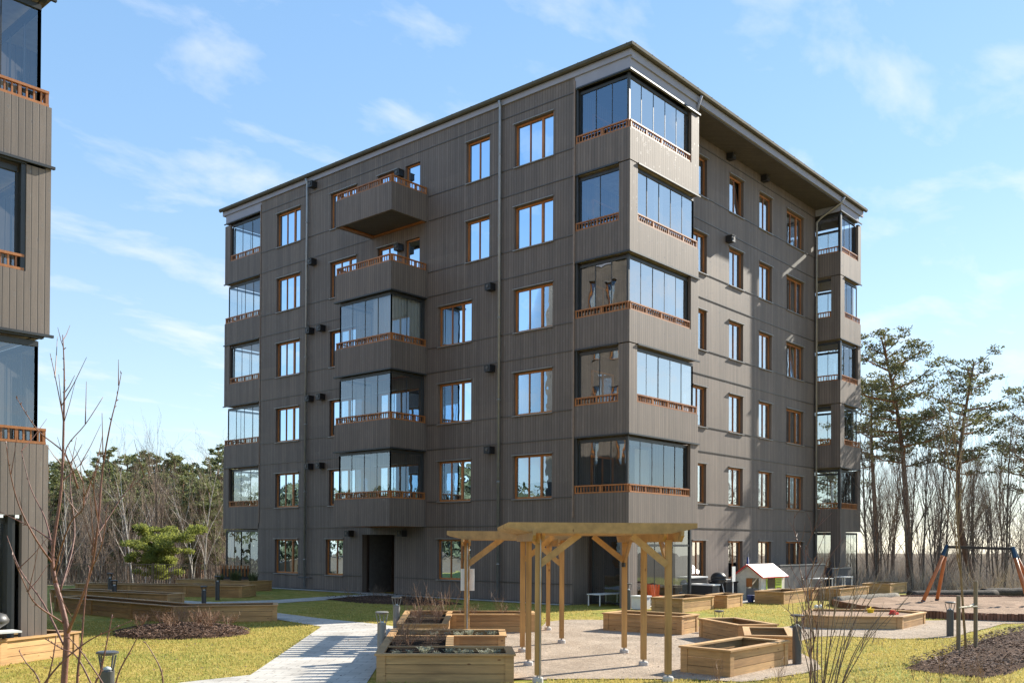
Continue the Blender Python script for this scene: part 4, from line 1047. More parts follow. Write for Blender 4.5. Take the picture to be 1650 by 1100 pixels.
# ------------------------------------------------------------------ pergola
PG = thing('pergola', W(1.2,16.5), 'open timber pergola with slatted roof and braced posts on concrete feet', 'pergola')
def post(u, v, zt=2.16, w=.098):
    mb = MB(); p = W(u,v,.12); q = W(u,v,zt)
    mb.bar(p, q, w, w, up=(math.cos(GROT), math.sin(GROT), 0)); o = mb.build('post', M['ptimberv'], PG)
    f = MB(); x, y, _ = W(u,v); f.lathe((x,y,0), [(.085,0),(.083,.07),(.07,.085)], 12); f.build('concrete_foot', M['conc'], o)
    s = MB(); s.tube([(x,y,.07),(x,y,.13)], .02, 8); s.build('post_base', M['steel'], o)
posts = [(2.39,14.55),(2.27,16.39),(2.16,18.27),(1.05,20.0),(.88,23.0),(.40,14.4),(.29,16.31),(.21,18.32),(-.94,20.0),(-1.10,23.0)]
for p in posts: post(*p)
def beam(name, a, b, w, h, z, mat='ptimber', ov=0):
    mb = MB(); mb.bar(W(*a,z), W(*b,z), w, h); return mb.build(name, M[mat], PG)
def tbeam(name, a, b, w, z0, z1, cut=.28, mat='ptimber'):
    """board on edge with the lower corners cut off diagonally"""
    a = Vector(a); b = Vector(b); d = (b-a).normalized(); s = Vector((-d.y,d.x))*w/2; mb = MB(); zc = z0+(z1-z0)*.55
    pr = [(0,zc),(0,z1),((b-a).length,z1),((b-a).length,zc),((b-a).length-cut,z0),(cut,z0)]
    n = len(mb.v)
    for sg in (-1,1):
        for t, z in pr: q = a+d*t+s*sg; mb.v.append(W(q.x,q.y,z))
    m_ = len(pr); mb.f.append(tuple(range(m_))); mb.f.append(tuple(range(m_, 2*m_))[::-1])
    for i in range(m_): j = (i+1)%m_; mb.f.append((i,i+m_,j+m_,j))
    return mb.build(name, M[mat], PG)
# long beams along the two post rows, in pairs either side of the posts
tbeam('beam', (2.52,14.05), (2.24,18.75), .045, 2.13, 2.29, .14); tbeam('beam', (2.33,14.45), (2.08,18.75), .045, 2.13, 2.29, .14)
tbeam('beam', (.33,13.95), (.11,18.75), .045, 2.13, 2.29, .14); tbeam('beam', (.475,14.3), (.28,18.75), .045, 2.13, 2.29, .14)
# rafters across, closely spaced
for i in range(14):
    v = 14.15+i*.345
    dl = -.05*(v-14.15)
    tbeam('rafter', (-.06+dl, v-.02), (2.76+dl*.9, v+.05), .045, 2.25, 2.41, .40)
# side arm to the left
for i in range(12):
    v = 19.75+i*.345; dl = -.05*(v-19.75); tbeam('rafter', (-1.35+dl, v), (1.50+dl, v+.03), .045, 2.17, 2.35, .42)
tbeam('beam', (-.87,19.6), (-1.05,23.6), .045, 2.04, 2.20, .14); tbeam('beam', (-1.02,19.6), (-1.20,23.6), .045, 2.04, 2.20, .14)
# rear arm
tbeam('beam', (1.14,19.6), (.92,23.6), .045, 2.04, 2.20, .14); tbeam('beam', (.97,19.6), (.78,23.6), .045, 2.04, 2.20, .14)
def brace(p, q, zp, zq, w=.045, h=.10):
    mb = MB(); mb.bar(W(*p,zp), W(*q,zq), w, h); mb.build('brace', M['ptimber'], PG)
brace((2.36,14.5), (1.82,14.48), 1.78, 2.22); brace((.42,14.36), (1.02,14.38), 1.78, 2.24)
brace((2.13,18.2), (1.55,18.2), 1.78, 2.24); brace((.24,18.3), (.8,18.3), 1.78, 2.24)
brace((2.38,14.6), (2.35,15.15), 1.78, 2.2); brace((2.16,18.2), (2.2,17.6), 1.78, 2.2); brace((.3,18.2), (.32,17.7), 1.78, 2.2)
brace((-.91,20.0), (-.20,20.0), 1.66, 2.2, h=.12); brace((1.04,20.05), (1.0,20.6), 1.6, 2.1); brace((.89,22.95), (.92,22.4), 1.6, 2.1); brace((1.03,20.0), (.40,20.0), 1.66, 2.2)
mb = MB(); mb.tube([W(.43,14.33,.02), W(.43,14.33,2.16)], .009, 8); mb.tube([W(-.93,19.93,.02), W(-.93,19.93,2.1)], .014, 8); mb.build('steel_pipe', M['steel'], PG)
mb = MB(); mb.bar(W(.40,14.34,2.10), W(.40,14.34,2.33), .05, .05); mb.build('post_cap', M['ptimber'], PG)
mb = MB(); mb.bar(W(2.135,18.21,1.66), W(2.135,18.21,1.74), .05, .05); mb.bar(W(.86,22.94,1.68), W(.86,22.94,1.78), .07, .06); mb.build('junction_box', M['black'], PG)
mb = MB(); mb.bar(W(-.93,20.07,1.10), W(-.93,20.07,1.56), .29, .014, up=(math.cos(GROT+1.57), math.sin(GROT+1.57), 0))
single(mb, 'notice_board', M['white'], W(-.93,20.07,1.33), 'blank white board fixed to the left pergola post', 'sign board')

# ------------------------------------------------------------------ swing, logs, edging
SG = thing('swing_frame', W(15.6,32), 'orange-brown wooden A-frame swing with dark top bar and blue caps', 'swing')
AL = (15.12,33.1,2.08); AR = (16.28,31.0,2.03)
legs = [((13.98,32.5),AL),((15.02,33.7),AL),((16.42,30.15),AR),((17.35,31.2),AR)]
for b, a in legs:
    mb = MB(); p = Vector(W(*b,.10)); q = Vector(W(*a)); mb.tube([p, q], .062, 12); lg = mb.build('leg', M['swingwood'], SG, True)
    mb = MB(); mb.tube([q.lerp(p,.17), q+Vector((0,0,.03))], [.074,.07], 12); mb.tube([p-Vector((0,0,.1)), p.lerp(q,.06)], [.05,.074], 10); mb.build('steel_cap', M['bluecap'], lg)
mb = MB(); mb.bar(W(AL[0],AL[1],2.06), W(AR[0],AR[1],2.01), .08, .09); mb.build('top_bar', M['dark'], SG)
mb = MB(); a0 = Vector(W(AL[0],AL[1])); a1 = Vector(W(AR[0],AR[1]))
for i in range(len(SW)):
    a = Vector(SW[i]); b = Vector(SW[(i+1)%len(SW)]); L = (b-a).length; k = max(1, int(round(L/.095)))
    for j in range(k):
        q = a+(b-a)*j/k; hh = .22+rng.uniform(-.01,.012); x, y, _ = W(q.x,q.y); mb.lathe((x,y,0), [(.05,0),(.05,hh)], 7)
tag(mb.build('timber_edging', M['edging']), 'red-brown palisade of short logs enclosing the swing sand', 'edging')
def log(a, b, r0, mat, label, ends=None):
    mb = MB(); A_ = Vector(W(*a)); B_ = Vector(W(*b)); n = 14; pts = []; rad = []
    for i in range(n+1):
        p = A_.lerp(B_, i/n); p.z = r0*.85+rng.uniform(-.012,.012); p.x += rng.uniform(-.02,.02); pts.append(p); rad.append(r0*(1+rng.uniform(-.07,.07)))
    mb.tube(pts, rad, 12); o = single(mb, 'log', M[mat], W(*a), label, 'log', smooth=True); return o
log((11.2,33.1), (14.6,36.2), .17, 'logbark', 'pale grey fallen log on the lawn behind the sandbox')
log((15.4,36.95), (19.4,38.2), .19, 'darklog', 'dark fallen log beyond the swing sand pit')
log((19.4,39.3), (22.5,40.6), .19, 'darklog', 'second dark log further right behind the swing')
# sand toys
mb = MB(); x, y, z = W(9.75,25.9,.24); mb.lathe((x,y,z), [(.07,0),(.10,.12),(.11,.135),(.09,.135)], 14); mb.bar((x-.10,y,z+.13),(x+.10,y+.02,z+.19),.02,.012)
single(mb, 'sand_bucket', M['yellow'], (x,y,z), 'yellow plastic toy bucket lying in the sandbox', 'toy')
mb = MB(); x, y, z = W(10.15,25.3,.24); mb.box(x-.16,x+.12,y-.07,y+.07,z+.04,z+.09); mb.box(x-.14,x-.02,y-.06,y+.06,z+.09,z+.15)
for dx in (-.10,.07):
    for dy in (-.08,.08): mb.tube([(x+dx,y+dy-.015,z+.035),(x+dx,y+dy+.015,z+.035)], .035, 10)
single(mb, 'toy_truck', M['red'], (x,y,z), 'red plastic toy truck in the sandbox beside the yellow bucket', 'toy')
# young staked tree
for (u, v, h, lb) in ((8.32,17.75,1.17,'shorter weathered wooden stake left of the young tree on the mulch'),(8.98,18.45,1.42,'taller weathered wooden stake right of the young tree on the mulch')):
    mb = MB(); x, y, _ = W(u,v); mb.lathe((x,y,0), [(.038,0),(.038,h-.02),(.03,h)], 10); single(mb, 'wooden_stake', M['stake'], (x,y,0), lb, 'stake', 'stakes of the young tree')
mb = MB(); mb.tube([W(8.36,17.75,.95), W(8.62,18.07,.94), W(8.70,18.12,.94), W(8.94,18.45,.97)], .018, 6); mb.tube([W(8.32,17.70,.95), W(8.62,18.17,.93), W(8.98,18.4,.93)], .018, 6)
single(mb, 'tree_tie', M['strap'], W(8.62,18.1,.94), 'pale jute tie holding the young tree between its stakes', 'tree tie')

# ------------------------------------------------------------------ fence on the left
FN = thing('railing_fence', W(-17,44.6), 'thin dark brown vertical-bar metal fence at the drop behind the left beds', 'fence')
fm = simple('brown_fence_metal', (.25,.175,.115), .5, .3); M['fence'] = fm
mb = MB(); mb2 = MB(); ua = -34.0
while ua < -13.3:
    mb.bar(W(ua,44.6,.1), W(ua,44.6,1.02), .022, .022); ua += .115
mb2.bar(W(-34,44.6,1.04), W(-13.3,44.6,1.04), .045, .03); mb2.bar(W(-34,44.6,.10), W(-13.3,44.6,.10), .03, .03)
mb.build('bars', M['fence'], FN)['kind'] = 'stuff'; mb2.build('rail', M['fence'], FN)
for i in range(13):
    u = -13.35-i*1.72; m_ = MB(); m_.bar(W(u,44.6,0), W(u,44.6,1.1), .05, .05); m_.build('post', M['fence'], FN)
mb = MB()
for i in range(9): mb.bar(W(-13.2+i*.155,43.2,.55), W(-13.2+i*.155,43.2,1.05), .13, .02)
t = thing('wooden_screen', W(-12.6,43.2), 'short orange-brown slatted screen beside the far left glazed corner', 'screen'); mb.build('slats', M['rail'], t)
mb = MB(); mb.bar(W(-13.25,43.23,.45), W(-11.9,43.23,.45), .02, .9); mb.build('panel', M['screen'], t)

# ------------------------------------------------------------------ things on the terrace of the sunny side
def playhouse():
    x0, y0 = 7.35, -1.0
    t = thing('toy_playhouse', (x0+.9,y0+.4,0), 'cream plastic toy playhouse with pale pink red-edged roof and green shutters', 'playhouse')
    X0, X1, Y0, Y1, H = 7.35, 9.35, -1.05, .0, .92
    # gable end faces the camera side (-x), long side faces -y
    w = MB()
    def wallx(x, th=.04):
        w.box(x,x+th,Y0,Y0+.10,0,H); w.box(x,x+th,Y0+.62,Y1,0,H); w.box(x,x+th,Y0+.10,Y0+.62,.84,H)
        n = len(w.v); ym = (Y0+Y1)/2
        w.v += [(x,Y0,H),(x,Y1,H),(x,ym,H+.36),(x+th,Y0,H),(x+th,Y1,H),(x+th,ym,H+.36)]
        w.f += [(n,n+1,n+2),(n+3,n+5,n+4),(n,n+2,n+5,n+3),(n+1,n+4,n+5,n+2)]
    wallx(X0); 
    w.box(X1-.04,X1,Y0,Y1,0,H); w.box(X0+.04,X1-.04,Y1-.04,Y1,0,H)
    w.box(X0+.04,X0+.45,Y0,Y0+.04,0,H); w.box(X0+.45,X1-.35,Y0,Y0+.04,0,.42); w.box(X0+.45,X1-.35,Y0,Y0+.04,.84,H); w.box(X1-.35,X1-.04,Y0,Y0+.04,0,H)
    w.build('wall', M['cream'], t)
    d = MB(); d.box(X0-.02,X0-.002,Y0+.12,Y0+.6,.02,.45); d.build('door', M['sill'], t)
    s = MB(); s.box(X0-.03,X0-.005,Y0+.36,Y0+.60,.5,.82)
    s.build('shutter', M['orange'], t)
    s = MB(); 
    for i in range(6): s.box(X1-.78,X1-.36,Y0-.03,Y0-.01,.46+i*.065,.46+i*.065+.045)
    s.box(X0+.40,X0+.46,Y0-.03,Y0-.004,.40,.86); s.box(X1-.36,X1-.30,Y0-.03,Y0-.004,.40,.86); s.box(X1-.84,X1-.79,Y0-.03,Y0-.004,.40,.86)
    s.build('shutter', M['lime'], t)
    ym = (Y0+Y1)/2; r = MB()
    for sg, ye in ((-1,Y0-.12),(1,Y1+.12)):
        r.hexa([(X0-.1,ye,H-.07),(X1+.1,ye,H-.07),(X1+.1,ym,H+.40),(X0-.1,ym,H+.40),(X0-.1,ye,H-.03),(X1+.1,ye,H-.03),(X1+.1,ym,H+.44),(X0-.1,ym,H+.44)])
    r.build('roof', M['pinkroof'], t)
    e = MB()
    for ye in (Y0-.12,Y1+.12):
        e.bar((X0-.12,ye,H-.05),(X0-.12,ym,H+.42),.03,.055); e.bar((X0-.12,ye,H-.06),(X1+.12,ye,H-.06),.02,.03)
    e.build('roof_edge', M['red'], t)
playhouse()
def privacy(x0, x1, y, h, label):
    t = thing('privacy_screen', ((x0+x1)/2,y,0), label, 'screen'); mb = MB(); mb.box(x0,x1,y-.02,y+.02,.03,h); mb.box(x1-.02,x1+.02,y+.03,1.2,.03,h); mb.build('panel', M['screen'], t)
    mb = MB(); mb.box(x0-.03,x1+.04,y-.04,y+.04,h+.003,h+.045); mb.build('cap', M['sill'], t)
privacy(10.2,14.6,-.45,1.25,'long dark grey terrace screen wall behind the playhouse')
privacy(15.2,17.3,-.55,1.05,'shorter dark grey terrace screen at the foot of the right wing')
def grill():
    x, y = 5.35, -.35
    t = thing('kettle_grill', (x,y,0), 'black round kettle barbecue on legs by the terrace door', 'grill')
    mb = MB(); mb.lathe((x,y,.62), [(.05,0),(.20,.06),(.285,.18),(.29,.24)], 20); b = mb.build('bowl', M['black'], t, True)
    mb = MB(); mb.lathe((x,y,.865), [(.29,0),(.28,.08),(.20,.18),(.05,.23)], 20); mb.build('lid', M['black'], t, True)
    for k in range(3):
        a = k*2.1+.4; mb = MB(); mb.tube([(x+math.cos(a)*.16,y+math.sin(a)*.16,.68),(x+math.cos(a)*.33,y+math.sin(a)*.33,.02)], .014, 6); mb.build('leg', M['steel'], t)
    mb = MB(); mb.box(x+.30,x+.62,y-.16,y+.14,.80,.83); mb.build('side_shelf', M['white'], t)
grill()
mb = MB(); mb.bar((5.75,-.75,.75),(5.75,-.75,1.30),.24,.02,up=(0,1,0)); mb.bar((5.75,-.72,.02),(5.75,-.72,1.25),.03,.03,up=(0,1,0)); mb.box(5.6,5.9,-.82,-.62,0.024,.05)
single(mb, 'white_panel_stand', M['white'], (5.75,-.75,0), 'upright white board on a stand beside the kettle grill', 'board')
def storage(x0,x1,y0,y1,h,lid,body,label):
    t = thing('storage_box', ((x0+x1)/2,(y0+y1)/2,0), label, 'storage box', 'storage boxes on the terrace')
    mb = MB(); mb.box(x0,x1,y0,y1,.03,h); mb.build('body', M[body], t); mb = MB(); mb.box(x0-.03,x1+.03,y0-.03,y1+.03,h+.003,h+.05); mb.build('lid', M[lid], t)
storage(4.55,5.05,-.55,.35,.62,'white','black','dark storage box with a white lid next to the glazed corner')
storage(6.1,7.0,-.25,.45,.66,'black','black','covered black garden box between grill and playhouse')
storage(4.9,6.1,.55,1.1,.85,'white','black','taller dark storage chest with pale lid against the sunny wall')
def folded(x, y, label):
    t = thing('folded_parasol', (x,y,0), label, 'parasol', 'folded parasols on the terrace'); mb = MB(); mb.tube([(x,y,.02),(x+.12,y,1.75)], .018, 6); mb.build('pole', M['steel'], t)
    mb = MB(); mb.tube([(x+.04,y,.65),(x+.07,y,1.1),(x+.11,y,1.6)], [.11,.09,.03], 8); mb.build('canopy', M['blue'], t, True)
folded(9.2,.5,'folded dark blue parasol leaning behind the playhouse roof'); 
def whitetable(x, y, label, w=1.1, d=.55, h=.42):
    t = thing('white_table', (x,y,0), label, 'table', 'small white tables'); mb = MB(); mb.box(x-w/2,x+w/2,y-d/2,y+d/2,h-.03,h); mb.build('top', M['white'], t)
    for sx in (-1,1):
        for sy in (-1,1): mb = MB(); mb.box(x+sx*(w/2-.05)-.015,x+sx*(w/2-.05)+.015,y+sy*(d/2-.04)-.015,y+sy*(d/2-.04)+.015,.024,h-.032); mb.build('leg', M['white'], t)
x, y, _ = W(3.1,32.4); whitetable(x, y, 'low white table in the ground floor recess behind the pergola')
whitetable(13.2,-.9,'white terrace table by the long dark screen',1.2,.6,.7); whitetable(15.4,-1.0,'white terrace table in front of the right wing',.9,.5,.72)
def lchair(x, y, label, mat='red'):
    t = thing('garden_chair', (x,y,0), label, 'chair'); mb = MB(); mb.lathe((x,y,.34), [(.20,0),(.25,.04),(.26,.06)], 14); mb.build('seat', M[mat], t)
    mb = MB()
    for i in range(7):
        a = 2.2+i*.3; mb.bar((x+math.cos(a)*.24,y+math.sin(a)*.24,.38),(x+math.cos(a)*.33,y+math.sin(a)*.33,.78),.07,.02,up=(math.cos(a),math.sin(a),0))
    mb.build('backrest', M[mat], t)
    for k in range(4):
        a = k*1.57+.7; mb = MB(); mb.tube([(x+math.cos(a)*.15,y+math.sin(a)*.15,.34),(x+math.cos(a)*.24,y+math.sin(a)*.24,.03)], .012, 5); mb.build('leg', M['steel'], t)
M['orchair'] = simple('orange_red_plastic', (.62,.12,.04), .45)
x, y, _ = W(4.75,31.4); lchair(x, y, 'orange-red garden chair at the sunny building corner', 'orchair')
mb = MB(); x, y, _ = W(4.15,30.6); mb.box(x-.22,x+.22,y-.22,y+.22,.024,.40); mb.box(x-.25,x+.25,y-.25,y+.25,.403,.45); single(mb, 'white_pot', M['white'], (x,y,0), 'square white plant pot in front of the orange-red chair', 'plant pot')
mb = MB(); x, y, _ = W(8.9,34.95); mb.lathe((x-.3,y,0.024), [(.10,0),(.14,.24),(.13,.25)], 12); single(mb, 'blue_bucket', M['blue'], (x-.3,y,.024), 'dark blue bucket at the foot of the playhouse', 'bucket')
for (u, v) in ((10.0,31.3),(10.18,31.45)):
    mb = MB(); x, y, _ = W(u,v); mb.lathe((x,y,0.0), [(.02,0),(.07,.03),(.08,.07),(.06,.12),(.02,.145)], 12); single(mb, 'white_ball', M['white'], (x,y,0), 'small white ball lying on the lawn in front of the playhouse bed', 'ball', 'small white balls on the lawn', True)
mb = MB(); x, y, _ = W(-4.0,10.9); mb.lathe((x,y,0), [(.09,0),(.09,.10),(.07,.12)], 10); single(mb, 'tree_stump', M['conc'], (x,y,0), 'small pale stump at the bottom edge right of the left bollard', 'stump')
# small kettle barbecue in front of the neighbouring building
x, y = -19.62, -.55
t = thing('kettle_grill', (x,y,0), 'grey kettle barbecue at the left edge in front of the close building', 'grill')
mb = MB(); mb.lathe((x,y,.72), [(.05,-.10),(.20,0),(.21,.05),(.16,.14),(.04,.18)], 18); mb.build('lid', M['boll'], t, True)
mb = MB(); mb.box(x-.3,x+.35,y-.2,y+.2,.55,.58); mb.bar((x,y,.02),(x,y,.64),.06,.06,up=(0,1,0)); mb.build('shelf', M['white'], t)
# ------------------------------------------------------------------ trees
def needle_clump(mb, c, rx, ry, rz, n, r, L=.11, w=.028):
    for i in range(n):
        while True:
            p = Vector((r.uniform(-1,1), r.uniform(-1,1), r.uniform(-1,1)))
            if p.length < 1: break
        p = Vector((c[0]+p.x*rx, c[1]+p.y*ry, c[2]+p.z*rz))
        d = Vector((r.uniform(-1,1), r.uniform(-1,1), r.uniform(-.2,1))).normalized()*L*r.uniform(.6,1.3); s = d.cross(Vector((r.uniform(-1,1), r.uniform(-1,1), r.uniform(-1,1)))).normalized()*w*r.uniform(.7,1.4)
        mb.quad(p-s, p+s, p+d+s*.4, p+d-s*.4)
def pine(seed, H, crown0, spread, nb, bend=(0,0), n_needles=130, barks=('barkpine','barkpineup'), leaf='pine', L=.13, w=.035, shape=None, lo_dead=6, zr=.38):
    r = random.Random(seed); t = bpy.data.objects.new('pine_tree', None); col.objects.link(t)
    pts = []; n = 12; ph = r.uniform(0,6)
    for i in range(n+1):
        f = i/n; pts.append(Vector((bend[0]*math.sin(f*math.pi)+.12*math.sin(f*7+ph)*H*.05+bend[1]*f, .1*math.cos(f*6+ph)*H*.05, H*f)))
    rad = [H*.0135*(1-.80*(i/n))+.012 for i in range(n+1)]
    tr = MB(); tr.tube(pts, rad, 9); trunk = tr.build('trunk', M[barks[0]], t, True)
    def at(f): k = min(int(f*n), n-1); return pts[k].lerp(pts[k+1], f*n-k)
    br = MB(); nd = MB()
    for i in range(nb):
        f = crown0+(1-crown0)*(i+.5)/nb+r.uniform(-.01,.01); f = min(f, .99)
        a = i*2.4+r.uniform(-.5,.5); g = (f-crown0)/(1-crown0)
        prof = shape(g) if shape else (.5+1.0*math.sin(math.pi*min(1,g*.85+.18)))*.8
        ln = spread*prof*r.uniform(.65,1.15)
        p = at(f); d = Vector((math.cos(a), math.sin(a), r.uniform(-.05,.35)+.35*g)).normalized()
        q1 = p+d*ln*.5+Vector((0,0,r.uniform(-.1,.05)*ln)); q2 = q1+Vector((d.x,d.y,d.z+.25)).normalized()*ln*.5
        br.tube([p,q1,q2], [.05*ln/spread+.012,.03*ln/spread+.008,.008], 4, False)
        nc = 3+int(3*ln/spread)
        for k in range(nc):
            h = (k+1)/nc; base = p.lerp(q1, min(1,h*1.6)) if h < .5 else q1.lerp(q2, (h-.5)*2)
            off = Vector((r.uniform(-1,1), r.uniform(-1,1), r.uniform(-.15,.35)))*ln*.28*(.5+h*.5)
            c = base+off
            if h > .25:
                br.tube([base, c], [.012,.005], 3, False)
                rr = ln*.17*r.uniform(.7,1.3)+.15; needle_clump(nd, c, rr, rr, rr*zr, int(n_needles*r.uniform(.6,1.2)*min(1.3, rr)), r, L, w)
    for i in range(lo_dead):
        f = r.uniform(.25, crown0); a = r.uniform(0,6.28); p = at(f); ln = r.uniform(.4,1.4); br.tube([p, p+Vector((math.cos(a)*ln, math.sin(a)*ln, r.uniform(-.3,.1)))], [.018,.005], 3, False)
    br.build('branches', M[barks[1]], t); nd.build('crown', M[leaf], t)
    return t
def bare(seed, H, spreadang=.45, levels=4, bark='barkgrey', twigm='twig', r0=None, first=.35, nchild=(5,4,4), name='bare_tree', dens_=1.0, up=.35):
    r = random.Random(seed); t = bpy.data.objects.new(name, None); col.objects.link(t)
    tr = MB(); tw = MB(); r0 = r0 or H*.0078
    def grow(p, d, L, rad, lv):
        n = 5 if lv < 2 else 3; pts = [p.copy()]; q = p.copy(); dd = d.copy()
        for i in range(n):
            dd = (dd+Vector((r.uniform(-1,1), r.uniform(-1,1), r.uniform(-.5,1)*up))*(.10 if lv == 0 else .2)).normalized(); q = q+dd*L/n; pts.append(q.copy())
        m_ = tr if lv < 2 else tw
        m_.tube(pts, [rad*(1-.75*i/n)+.002 for i in range(n+1)], 7 if lv == 0 else (4 if lv == 1 else 3), False)
        if lv >= levels-1: return
        k = int(nchild[min(lv, len(nchild)-1)]*dens_*r.uniform(.8,1.2))+ (4 if lv == 0 else 0)
        for i in range(k):
            f = (first if lv == 0 else .25)+(1-(first if lv == 0 else .25))*(i+r.random())/k; f = min(f, .97)
            j = min(int(f*n), n-1); b = pts[j].lerp(pts[j+1], f*n-j); base = (pts[j+1]-pts[j]).normalized()
            a = r.uniform(0,6.28); side = base.cross(Vector((math.cos(a), math.sin(a), .3))).normalized()
            nd_ = (base*math.cos(spreadang*r.uniform(.7,1.4))+side*math.sin(spreadang*r.uniform(.7,1.4))+Vector((0,0,up*.3))).normalized()
            grow(b, nd_, L*(.46 if lv == 0 else .55)*r.uniform(.7,1.1)*(1.15-f*.55 if lv == 0 else 1), rad*(1-.75*f)*.55+.002, lv+1)
    grow(Vector((0,0,0)), Vector((r.uniform(-.05,.05), r.uniform(-.05,.05), 1)), H, r0, 0)
    tr.build('trunk', M[bark], t, True); tw.build('twigs', M[twigm], t)
    return t
def put(o, u, v, label, cat, group, s=1.0, rz=None, z=None, first=[]):
    x, y, _ = W(u, v); zz = hterr(x, y)-.05 if z is None else z
    if o.name not in first: first.append(o.name); c = o; c.location = (x,y,zz); c.rotation_euler = (0,0,rz or 0); c.scale = (s,s,s)
    else: c = dup(o, (x,y,zz), rz if rz is not None else rng.uniform(0,6.28), s)
    tag(c, label, cat, group); return c
# the pines right of the building
def umb(g): return .55+.75*math.sin(math.pi*min(1, g*.9+.12))
PA = pine(11, 15.0, .52, 2.6, 34, (.5,-1.6), 125, leaf='pineR', shape=umb, L=.15, w=.04)
PB = pine(12, 14.0, .54, 2.3, 24, (-1.1,-.4), 125, leaf='pineR', shape=umb, L=.15, w=.04)
PC = pine(13, 16.0, .62, 2.1, 19, (.3,.6), 110, leaf='pineR', shape=umb, L=.15, w=.04)
put(PA, 20.9, 50, 'tall pine with broad layered crown right beside the building', 'pine tree', 'tall pines right of the building', .93, GROT)
put(PB, 25.6, 52, 'tall curved-trunk pine with loose crown behind the swing', 'pine tree', 'tall pines right of the building', .96, GROT)
put(PC, 20.6, 53.5, 'slimmer pine with its crown behind the tallest right pine', 'pine tree', 'tall pines right of the building', .80, 1.0)
put(PA, 29.8, 55, 'pine cut off by the right edge of the picture', 'pine tree', 'tall pines right of the building', .86, 2.0)
put(PB, 19.0, 58, 'thin pine close to the wall end behind the tallest pine', 'pine tree', 'tall pines right of the building', .74, 3.0)
# reflected in the windows: pines on the sunny side of the courtyard, outside the view
for (u, v, s) in ((38,26,1.0),(41,31,1.1),(36,21,.9)): put(PC, u, v, 'pine standing outside the picture on the sunny side of the courtyard', 'pine tree', 'pines beyond the sunny side', s)
# bare trees on the right
BT = [bare(21,12,.38,4,nchild=(9,5,4),up=.5), bare(22,11,.42,4,nchild=(10,5,4)), bare(23,9,.5,4,nchild=(9,5,5)), bare(24,13,.3,4,nchild=(9,5,4),up=.7), bare(25,7,.6,4,nchild=(9,6,5),first=.15,r0=.05)]
gR = 'bare trees of the wood on the right'
def lab(u, v, k):
    return ('slender leafless tree in the right-hand wood' if k in (0,3) else 'spreading leafless tree in the right-hand wood' if k in (1,2) else 'low many-branched leafless tree in the right-hand wood')
r = random.Random(77)
spots = []
while len(spots) < 78:
    v = 44.5+abs(r.gauss(0,1))*17; u = r.uniform(.37,.585)*v
    if any((u-a)**2+(v-b)**2 < 1.1 for a, b, _ in spots): continue
    spots.append((u, v, r.choice([0,0,1,1,2,3,3,4])))
for (u, v, k) in spots: put(BT[k], u, v, lab(u, v, k), 'tree', gR, r.uniform(.46,.76))
# left: woodland beyond the fence
BL = [bare(31,13,.45,5,'barkbirch','twig',r0=.075,nchild=(9,5,3,3),name='birch_tree',first=.3), bare(32,12,.5,5,'barkbirch','twig',r0=.07,nchild=(8,5,3,3),name='birch_tree',first=.25)]
PL = [pine(41,14,.45,2.2,26,(.2,.1),110,leaf='pine',L=.22,w=.06), pine(42,13,.5,2.0,22,(-.2,.2),110,leaf='pine',L=.22,w=.06), pine(43,15,.40,2.4,26,(.1,-.2),110,leaf='pine',L=.22,w=.06)]
gP = 'pines of the wood on the left'; gBi = 'birches of the wood on the left'
for i in range(70):
    v = r.uniform(74,118); f = r.uniform(-.50,-.295); hill = 0
    put(PL[i%3], f*v, v, 'dark green pine in the wood beyond the left fence', 'pine tree', gP, (1.16+r.uniform(-.14,.10))*v/104)
for i, (f, v) in enumerate(((-.33,66),(-.318,60),(-.395,60),(-.405,70),(-.385,67),(-.44,72),(-.365,73),(-.47,60))):
    put(BL[i%2], f*v, v, 'white-stemmed bare birch in the wood beyond the left fence', 'birch tree', gBi, .72+.12*r.random())
for i in range(74):
    v = r.uniform(56,92); f = r.uniform(-.50,-.295); put(BT[i%5], f*v, v, 'leafless brown tree among the birches beyond the left fence', 'tree', 'bare trees of the wood on the left', r.uniform(.5,.78))
# bright leaning pine just behind the fence
def flat(g): return .8+.4*g
PGt = pine(51, 4.0, .40, 2.3, 16, (.3,.9), 520, ('barkgrey','barkgrey'), 'pineG', .15, .04, flat, 2, .45)
put(PGt, -19.6, 50.5, 'low bright green spreading pine just beyond the left fence', 'pine tree', None, .78, GROT)
# far undergrowth, one mass
def thicket(name, u0, u1, v0, v1, n, hmax, mat, seed):
    r = random.Random(seed); mb = MB()
    for i in range(n):
        v = r.uniform(v0, v1); f = r.uniform(u0, u1); x, y, _ = W(f*v, v); z = hterr(x, y)-.1; h = hmax*r.uniform(.35,1); L = h
        for k in range(5):
            d = Vector((r.uniform(-.9,.9), r.uniform(-.9,.9), 1)).normalized(); p = Vector((x+r.uniform(-.4,.4), y+r.uniform(-.4,.4), z)); w = Vector((.656,-.755,0))*r.uniform(.012,.03)*v/60
            q = p+d*L*.55; e = q+(d+Vector((r.uniform(-.4,.4), r.uniform(-.4,.4), .2))).normalized()*L*.5
            mb.quad(p-w, p+w, q+w*.6, q-w*.6); mb.tri(q-w*.6, q+w*.6, e)
            g = q+Vector((r.uniform(-.6,.6), r.uniform(-.6,.6), r.uniform(.1,.7)))*L*.4; mb.tri(q-w*.4, q+w*.4, g)
            g = p.lerp(q,.5)+Vector((r.uniform(-.6,.6), r.uniform(-.6,.6), r.uniform(.1,.7)))*L*.4; mb.tri(p.lerp(q,.5)-w*.4, p.lerp(q,.5)+w*.4, g)
    o = mb.build(name, M[mat]); tag(o, kind='stuff'); return o
M['under'] = m_foliage('tangled_undergrowth', (.10,.072,.052), (.44,.36,.28), .9, .1)
thicket('undergrowth', .34,.60,44.5,75,1900,2.6,'under',61)
